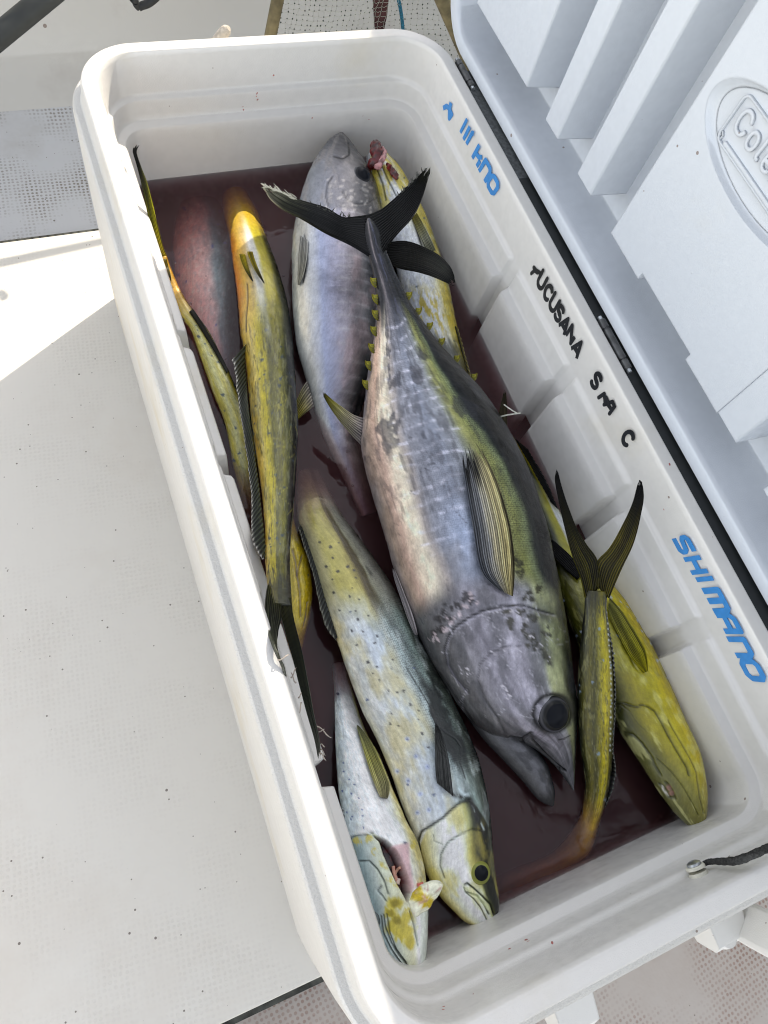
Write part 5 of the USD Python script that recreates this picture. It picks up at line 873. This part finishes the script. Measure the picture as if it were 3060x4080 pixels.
# 11. dorado sunk in the far left corner
Km = Fish([(735,790,850,780),(700,880,905,870),(690,1000,935,985),(705,1150,950,1140),(745,1330,950,1320),(790,1500,960,1490),(850,1700,960,1690)], [-.222,-.206,-.195,-.190,-.190,-.197,-.212], .5, ns=160, nt=100)
c, n, n2, n3 = mahi(Km, [(-1, (.64, .46, .40)), (-.3, (.66, .50, .46)), (.1, (.56, .50, .48)), (.35, (.22, .34, .36)), (.7, (.10, .20, .20)), (1, (.05, .08, .08))], 151, dark=(.2, .2, .2), mottle=.2, nspots=26, spotc=(.10, .20, .42))
Km.finish(); tk = thing_at('dorado', 'blurred dorado sunk under the red water in the far left corner', 'dorado', P(830, 1200, -.26)); Km.emit(tk, c, M['mahi'])

# ------------------------------------------------------------------ things behind the cooler
def S0(x, y): return (x / 2.765, y / 2.765)
p0, p1 = at(-120, 240, 1, 1.30), at(330, -130, 1, 1.36)
rod = thing_at('fishing_rod', 'thick black fishing rod butt leaning across the upper left corner', 'fishing rod', (p0 + p1) / 2)
rq = lambda t: p0 + (p1 - p0) * t
obj('grip', tube([rq(t) for t in np.linspace(-2.78, 1.6, 40)], .0155, 24), M['grip'], rod, smooth=60)
obj('rubber_cap', tube([rq(t) for t in (-2.9, -2.86, -2.8, -2.7)], [.010, .0165, .0175, .0175], 24), M['gasket'], rod, smooth=40)
obj('blank', tube([rq(t) for t in np.linspace(1.55, 5.9, 30)], np.linspace(.0085, .006, 30), 16), M['gasket'], rod, smooth=60)
hk = thing('bent_wire_hook', 'black bent metal hook hanging above the far left corner', 'hook')
bp = smoothpoly([at(x, y, 1, 1.30) for x, y in ((500, -30), (520, 0), (541, 22), (553, 33), (562, 25), (590, 14), (620, -8), (650, -40))], 60)
obj('bar', tube(bp, np.interp(np.linspace(0, 1, 60), [0, .3, .42, .5, 1], [.0012, .0016, .005, .0055, .005]), 12), M['gasket'], hk, smooth=60)
obj('arm', tube(smoothpoly([at(x, y, 1, 1.30) for x, y in ((553, 30), (540, 10), (538, -10), (545, -40))], 24), .0048, 12), M['gasket'], hk, smooth=60)
obj('hanging_line', tube(smoothpoly([(.1198, 1.30, .338), (.125, 1.40, .45), (.135, 1.60, .665), (.138, 1.632, .694), (.14, 1.68, .7025), (.14, 1.74, .7015)], 40), .0016, 8), M['gasket'], hk, smooth=60)
# landing net
NY = 1.44
net = thing('landing_net', 'landing net with olive poles and pale mesh hanging behind the cooler', 'landing net')
def npt(px, py, y=NY): return at(px, py, 1, y)
for a, b, y0 in (((1076, 150), (1118, -60), 1.40), ((1878, 260), (1745, -50), 1.30)):
    q = [npt(*a, y0) + (npt(*b, y0) - npt(*a, y0)) * t for t in np.linspace(-.5, 1.05, 30)]; q = [x_ for x_ in q if x_[2] > .02]
    obj('pole', tube(q, .0105 if a[0] < 1500 else .0135, 16), M['wood'], net, smooth=60)
def grid_net(x0, x1, y0, y1, nx, ny, seed):
    r = np.random.default_rng(seed); X, Y = np.meshgrid(np.linspace(0, 1, nx), np.linspace(0, 1, ny)); wob = r.normal(0, .12, (2, ny, nx))
    PX = x0 + (x1 - x0) * (X + wob[0] / nx) + 18 * np.sin(Y * 5 + X * 3); PY = y0 + (y1 - y0) * (Y + wob[1] / ny) + 14 * np.sin(X * 7)
    DY = NY + .05 * np.sin(X * 9 + Y * 4) - .03 * Y; G_ = np.array([[npt(PX[j, i], PY[j, i], DY[j, i]) for i in range(nx)] for j in range(ny)])
    ts = [tube([G_[j, i], (G_[j, i] + G_[j, i + 1]) / 2 - [0, 0, .002], G_[j, i + 1]], .00032, 3, caps=False) for j in range(ny) for i in range(nx - 1)] + [tube([G_[j, i], G_[j + 1, i]], .00032, 3, caps=False) for j in range(ny - 1) for i in range(nx)]
    kn = []
    for j in range(ny):
        for i in range(nx): m = trimesh.creation.icosahedron(); m.apply_scale(.0011 * r.uniform(.6, 1.5)); m.apply_translation(G_[j, i]); kn.append(m)
    return trimesh.util.concatenate(ts), trimesh.util.concatenate(kn)
a1, k1 = grid_net(1110, 1960, -90, 250, 40, 18, 2)
obj('net_mesh', a1, M['netline'], net, kind='stuff'); obj('net_knot', k1, M['netknot'], net, kind='stuff')
rv = np.array([npt(x_, y_, 1.46) for x_, y_ in ((1484, -40), (1490, 30), (1494, 115), (1526, 125), (1540, 60), (1550, -40))])
def cloth(poly, t): 
    n = np.cross(poly[1] - poly[0], poly[2] - poly[0]); n /= np.linalg.norm(n); V = np.vstack([poly + n * t, poly - n * t]); return trimesh.convex.convex_hull(V)
obj('strap', cloth(rv, .003), M['rag'], label='maroon strap hanging in the net', parent=net)
obj('rope', tube(smoothpoly([npt(x_, y_, 1.45) for x_, y_ in ((1570, -60), (1588, 0), (1598, 50), (1606, 120), (1612, 180))], 40), .0035, 8), M['blueline'], net, label='blue rope along the net')
tip_ = smoothpoly([at(845, 210, 1, 1.115), at(868, 170, 1, 1.112), at(885, 140, 1, 1.110), at(900, 122, 1, 1.108), at(912, 112, 1, 1.106)], 24)
t_ = tube(tip_, np.interp(np.linspace(0, 1, 24), [0, .6, .9, 1], [.011, .008, .0065, .003]), 12)
rp = obj('rope_end', t_, M['rope'], label='pale frayed rope end poking up behind the far rim', cat='rope')

def hits(V, F, pix):
    T = np.asarray(V)[F]; e1, e2 = T[:, 1] - T[:, 0], T[:, 2] - T[:, 0]; out = []
    for px_, py_ in pix:
        d = CM.T @ np.array([(px_ - 1530) / FPX, (py_ - 2040) / FPX, 1.0]); h = np.cross(d, e2); a = (e1 * h).sum(1); ok = np.abs(a) > 1e-14; a = np.where(ok, a, 1)
        q0 = CC - T[:, 0]; u = (q0 * h).sum(1) / a; q = np.cross(q0, e1); v = (q @ d) / a; t = (e2 * q).sum(1) / a
        m = ok & (u >= 0) & (v >= 0) & (u + v <= 1) & (t > 0)
        if m.any():
            k = np.argmin(np.where(m, t, 9e9)); n = np.cross(e1[k], e2[k]); n /= np.linalg.norm(n); n *= -np.sign(n @ d); out.append((CC + d * t[k], n))
    return out
r = np.random.default_rng(17)
lv, lf = ring_mesh(pr, ch, True)
pix = [(1024, 372), (1022, 384), (1026, 397), (968, 425), (970, 437), (1470, 476), (1446, 462), (1244, 470), (2096, 3744), (2104, 3750), (2030, 3780), (1768, 4010), (1766, 4022), (2200, 3756), (1886, 3960), (2645, 2030), (2668, 1850), (1090, 300)]
dr = []
for (p, n), k in zip(hits(lv, lf, pix), range(99)):
    m = trimesh.creation.icosphere(2, 1.0); sz = r.uniform(.0006, .0014); a = np.cross(n, [.3, .9, .2]); a /= np.linalg.norm(a); b = np.cross(n, a); g = r.uniform(.5, 1.3, 2)
    m.vertices = p + m.vertices @ np.array([a * sz * g[0], b * sz * g[1] * 1.5, n * .00025]) ; dr.append(m)
obj('blood_speck', trimesh.util.concatenate(dr), plain('dried_blood', (.34, .10, .085), .6), cooler, kind='stuff')

# bubbles on the water
r = np.random.default_rng(23); bb = []
for px_, py_ in ((1384, 1795), (1383, 1801), (1312, 1822), (1310, 1826), (1378, 1867), (1405, 1935), (1300, 1640), (900, 1430), (760, 1210), (840, 1190), (700, 1050), (820, 1100), (880, 1010), (930, 1420), (905, 1690), (1060, 990), (1130, 1100), (2340, 3180), (1275, 1490)):
    m = trimesh.creation.icosphere(2, r.uniform(.0008, .0019)); m.apply_translation(P(px_, py_, ZW)); bb.append(m)
obj('bubble', trimesh.util.concatenate(bb), mat('bubble', {"t": ("transparent_bsdf", {"color": (.9, .85, .85)}), "g": ("glossy_bsdf", {"roughness": .03}), "f": ("layer_weight", {"blend": .35}), "m": ("mix_closure", {})}, [("f.facing", "m.fac"), ("t.BSDF", "m.closure1"), ("g.BSDF", "m.closure2")], surface="m.closure"), label='small air bubbles floating on the bloody water', cat='bubbles', kind='stuff', smooth=True)

ld = thing('fishing_leader', 'thin pale broken line lying against the right cooler wall', 'fishing line')
obj('line', tube(smoothpoly([at(1996, 1660, 2, -.075), at(2030, 1652, 2, -.066), at(2074, 1646, 2, -.062)], 20), .0009, 6), M['netline'], ld)
obj('line', tube(smoothpoly([at(2008, 1612, 2, -.066), at(2036, 1632, 2, -.064), at(2062, 1648, 2, -.0625)], 20), .0008, 6), M['netline'], ld)
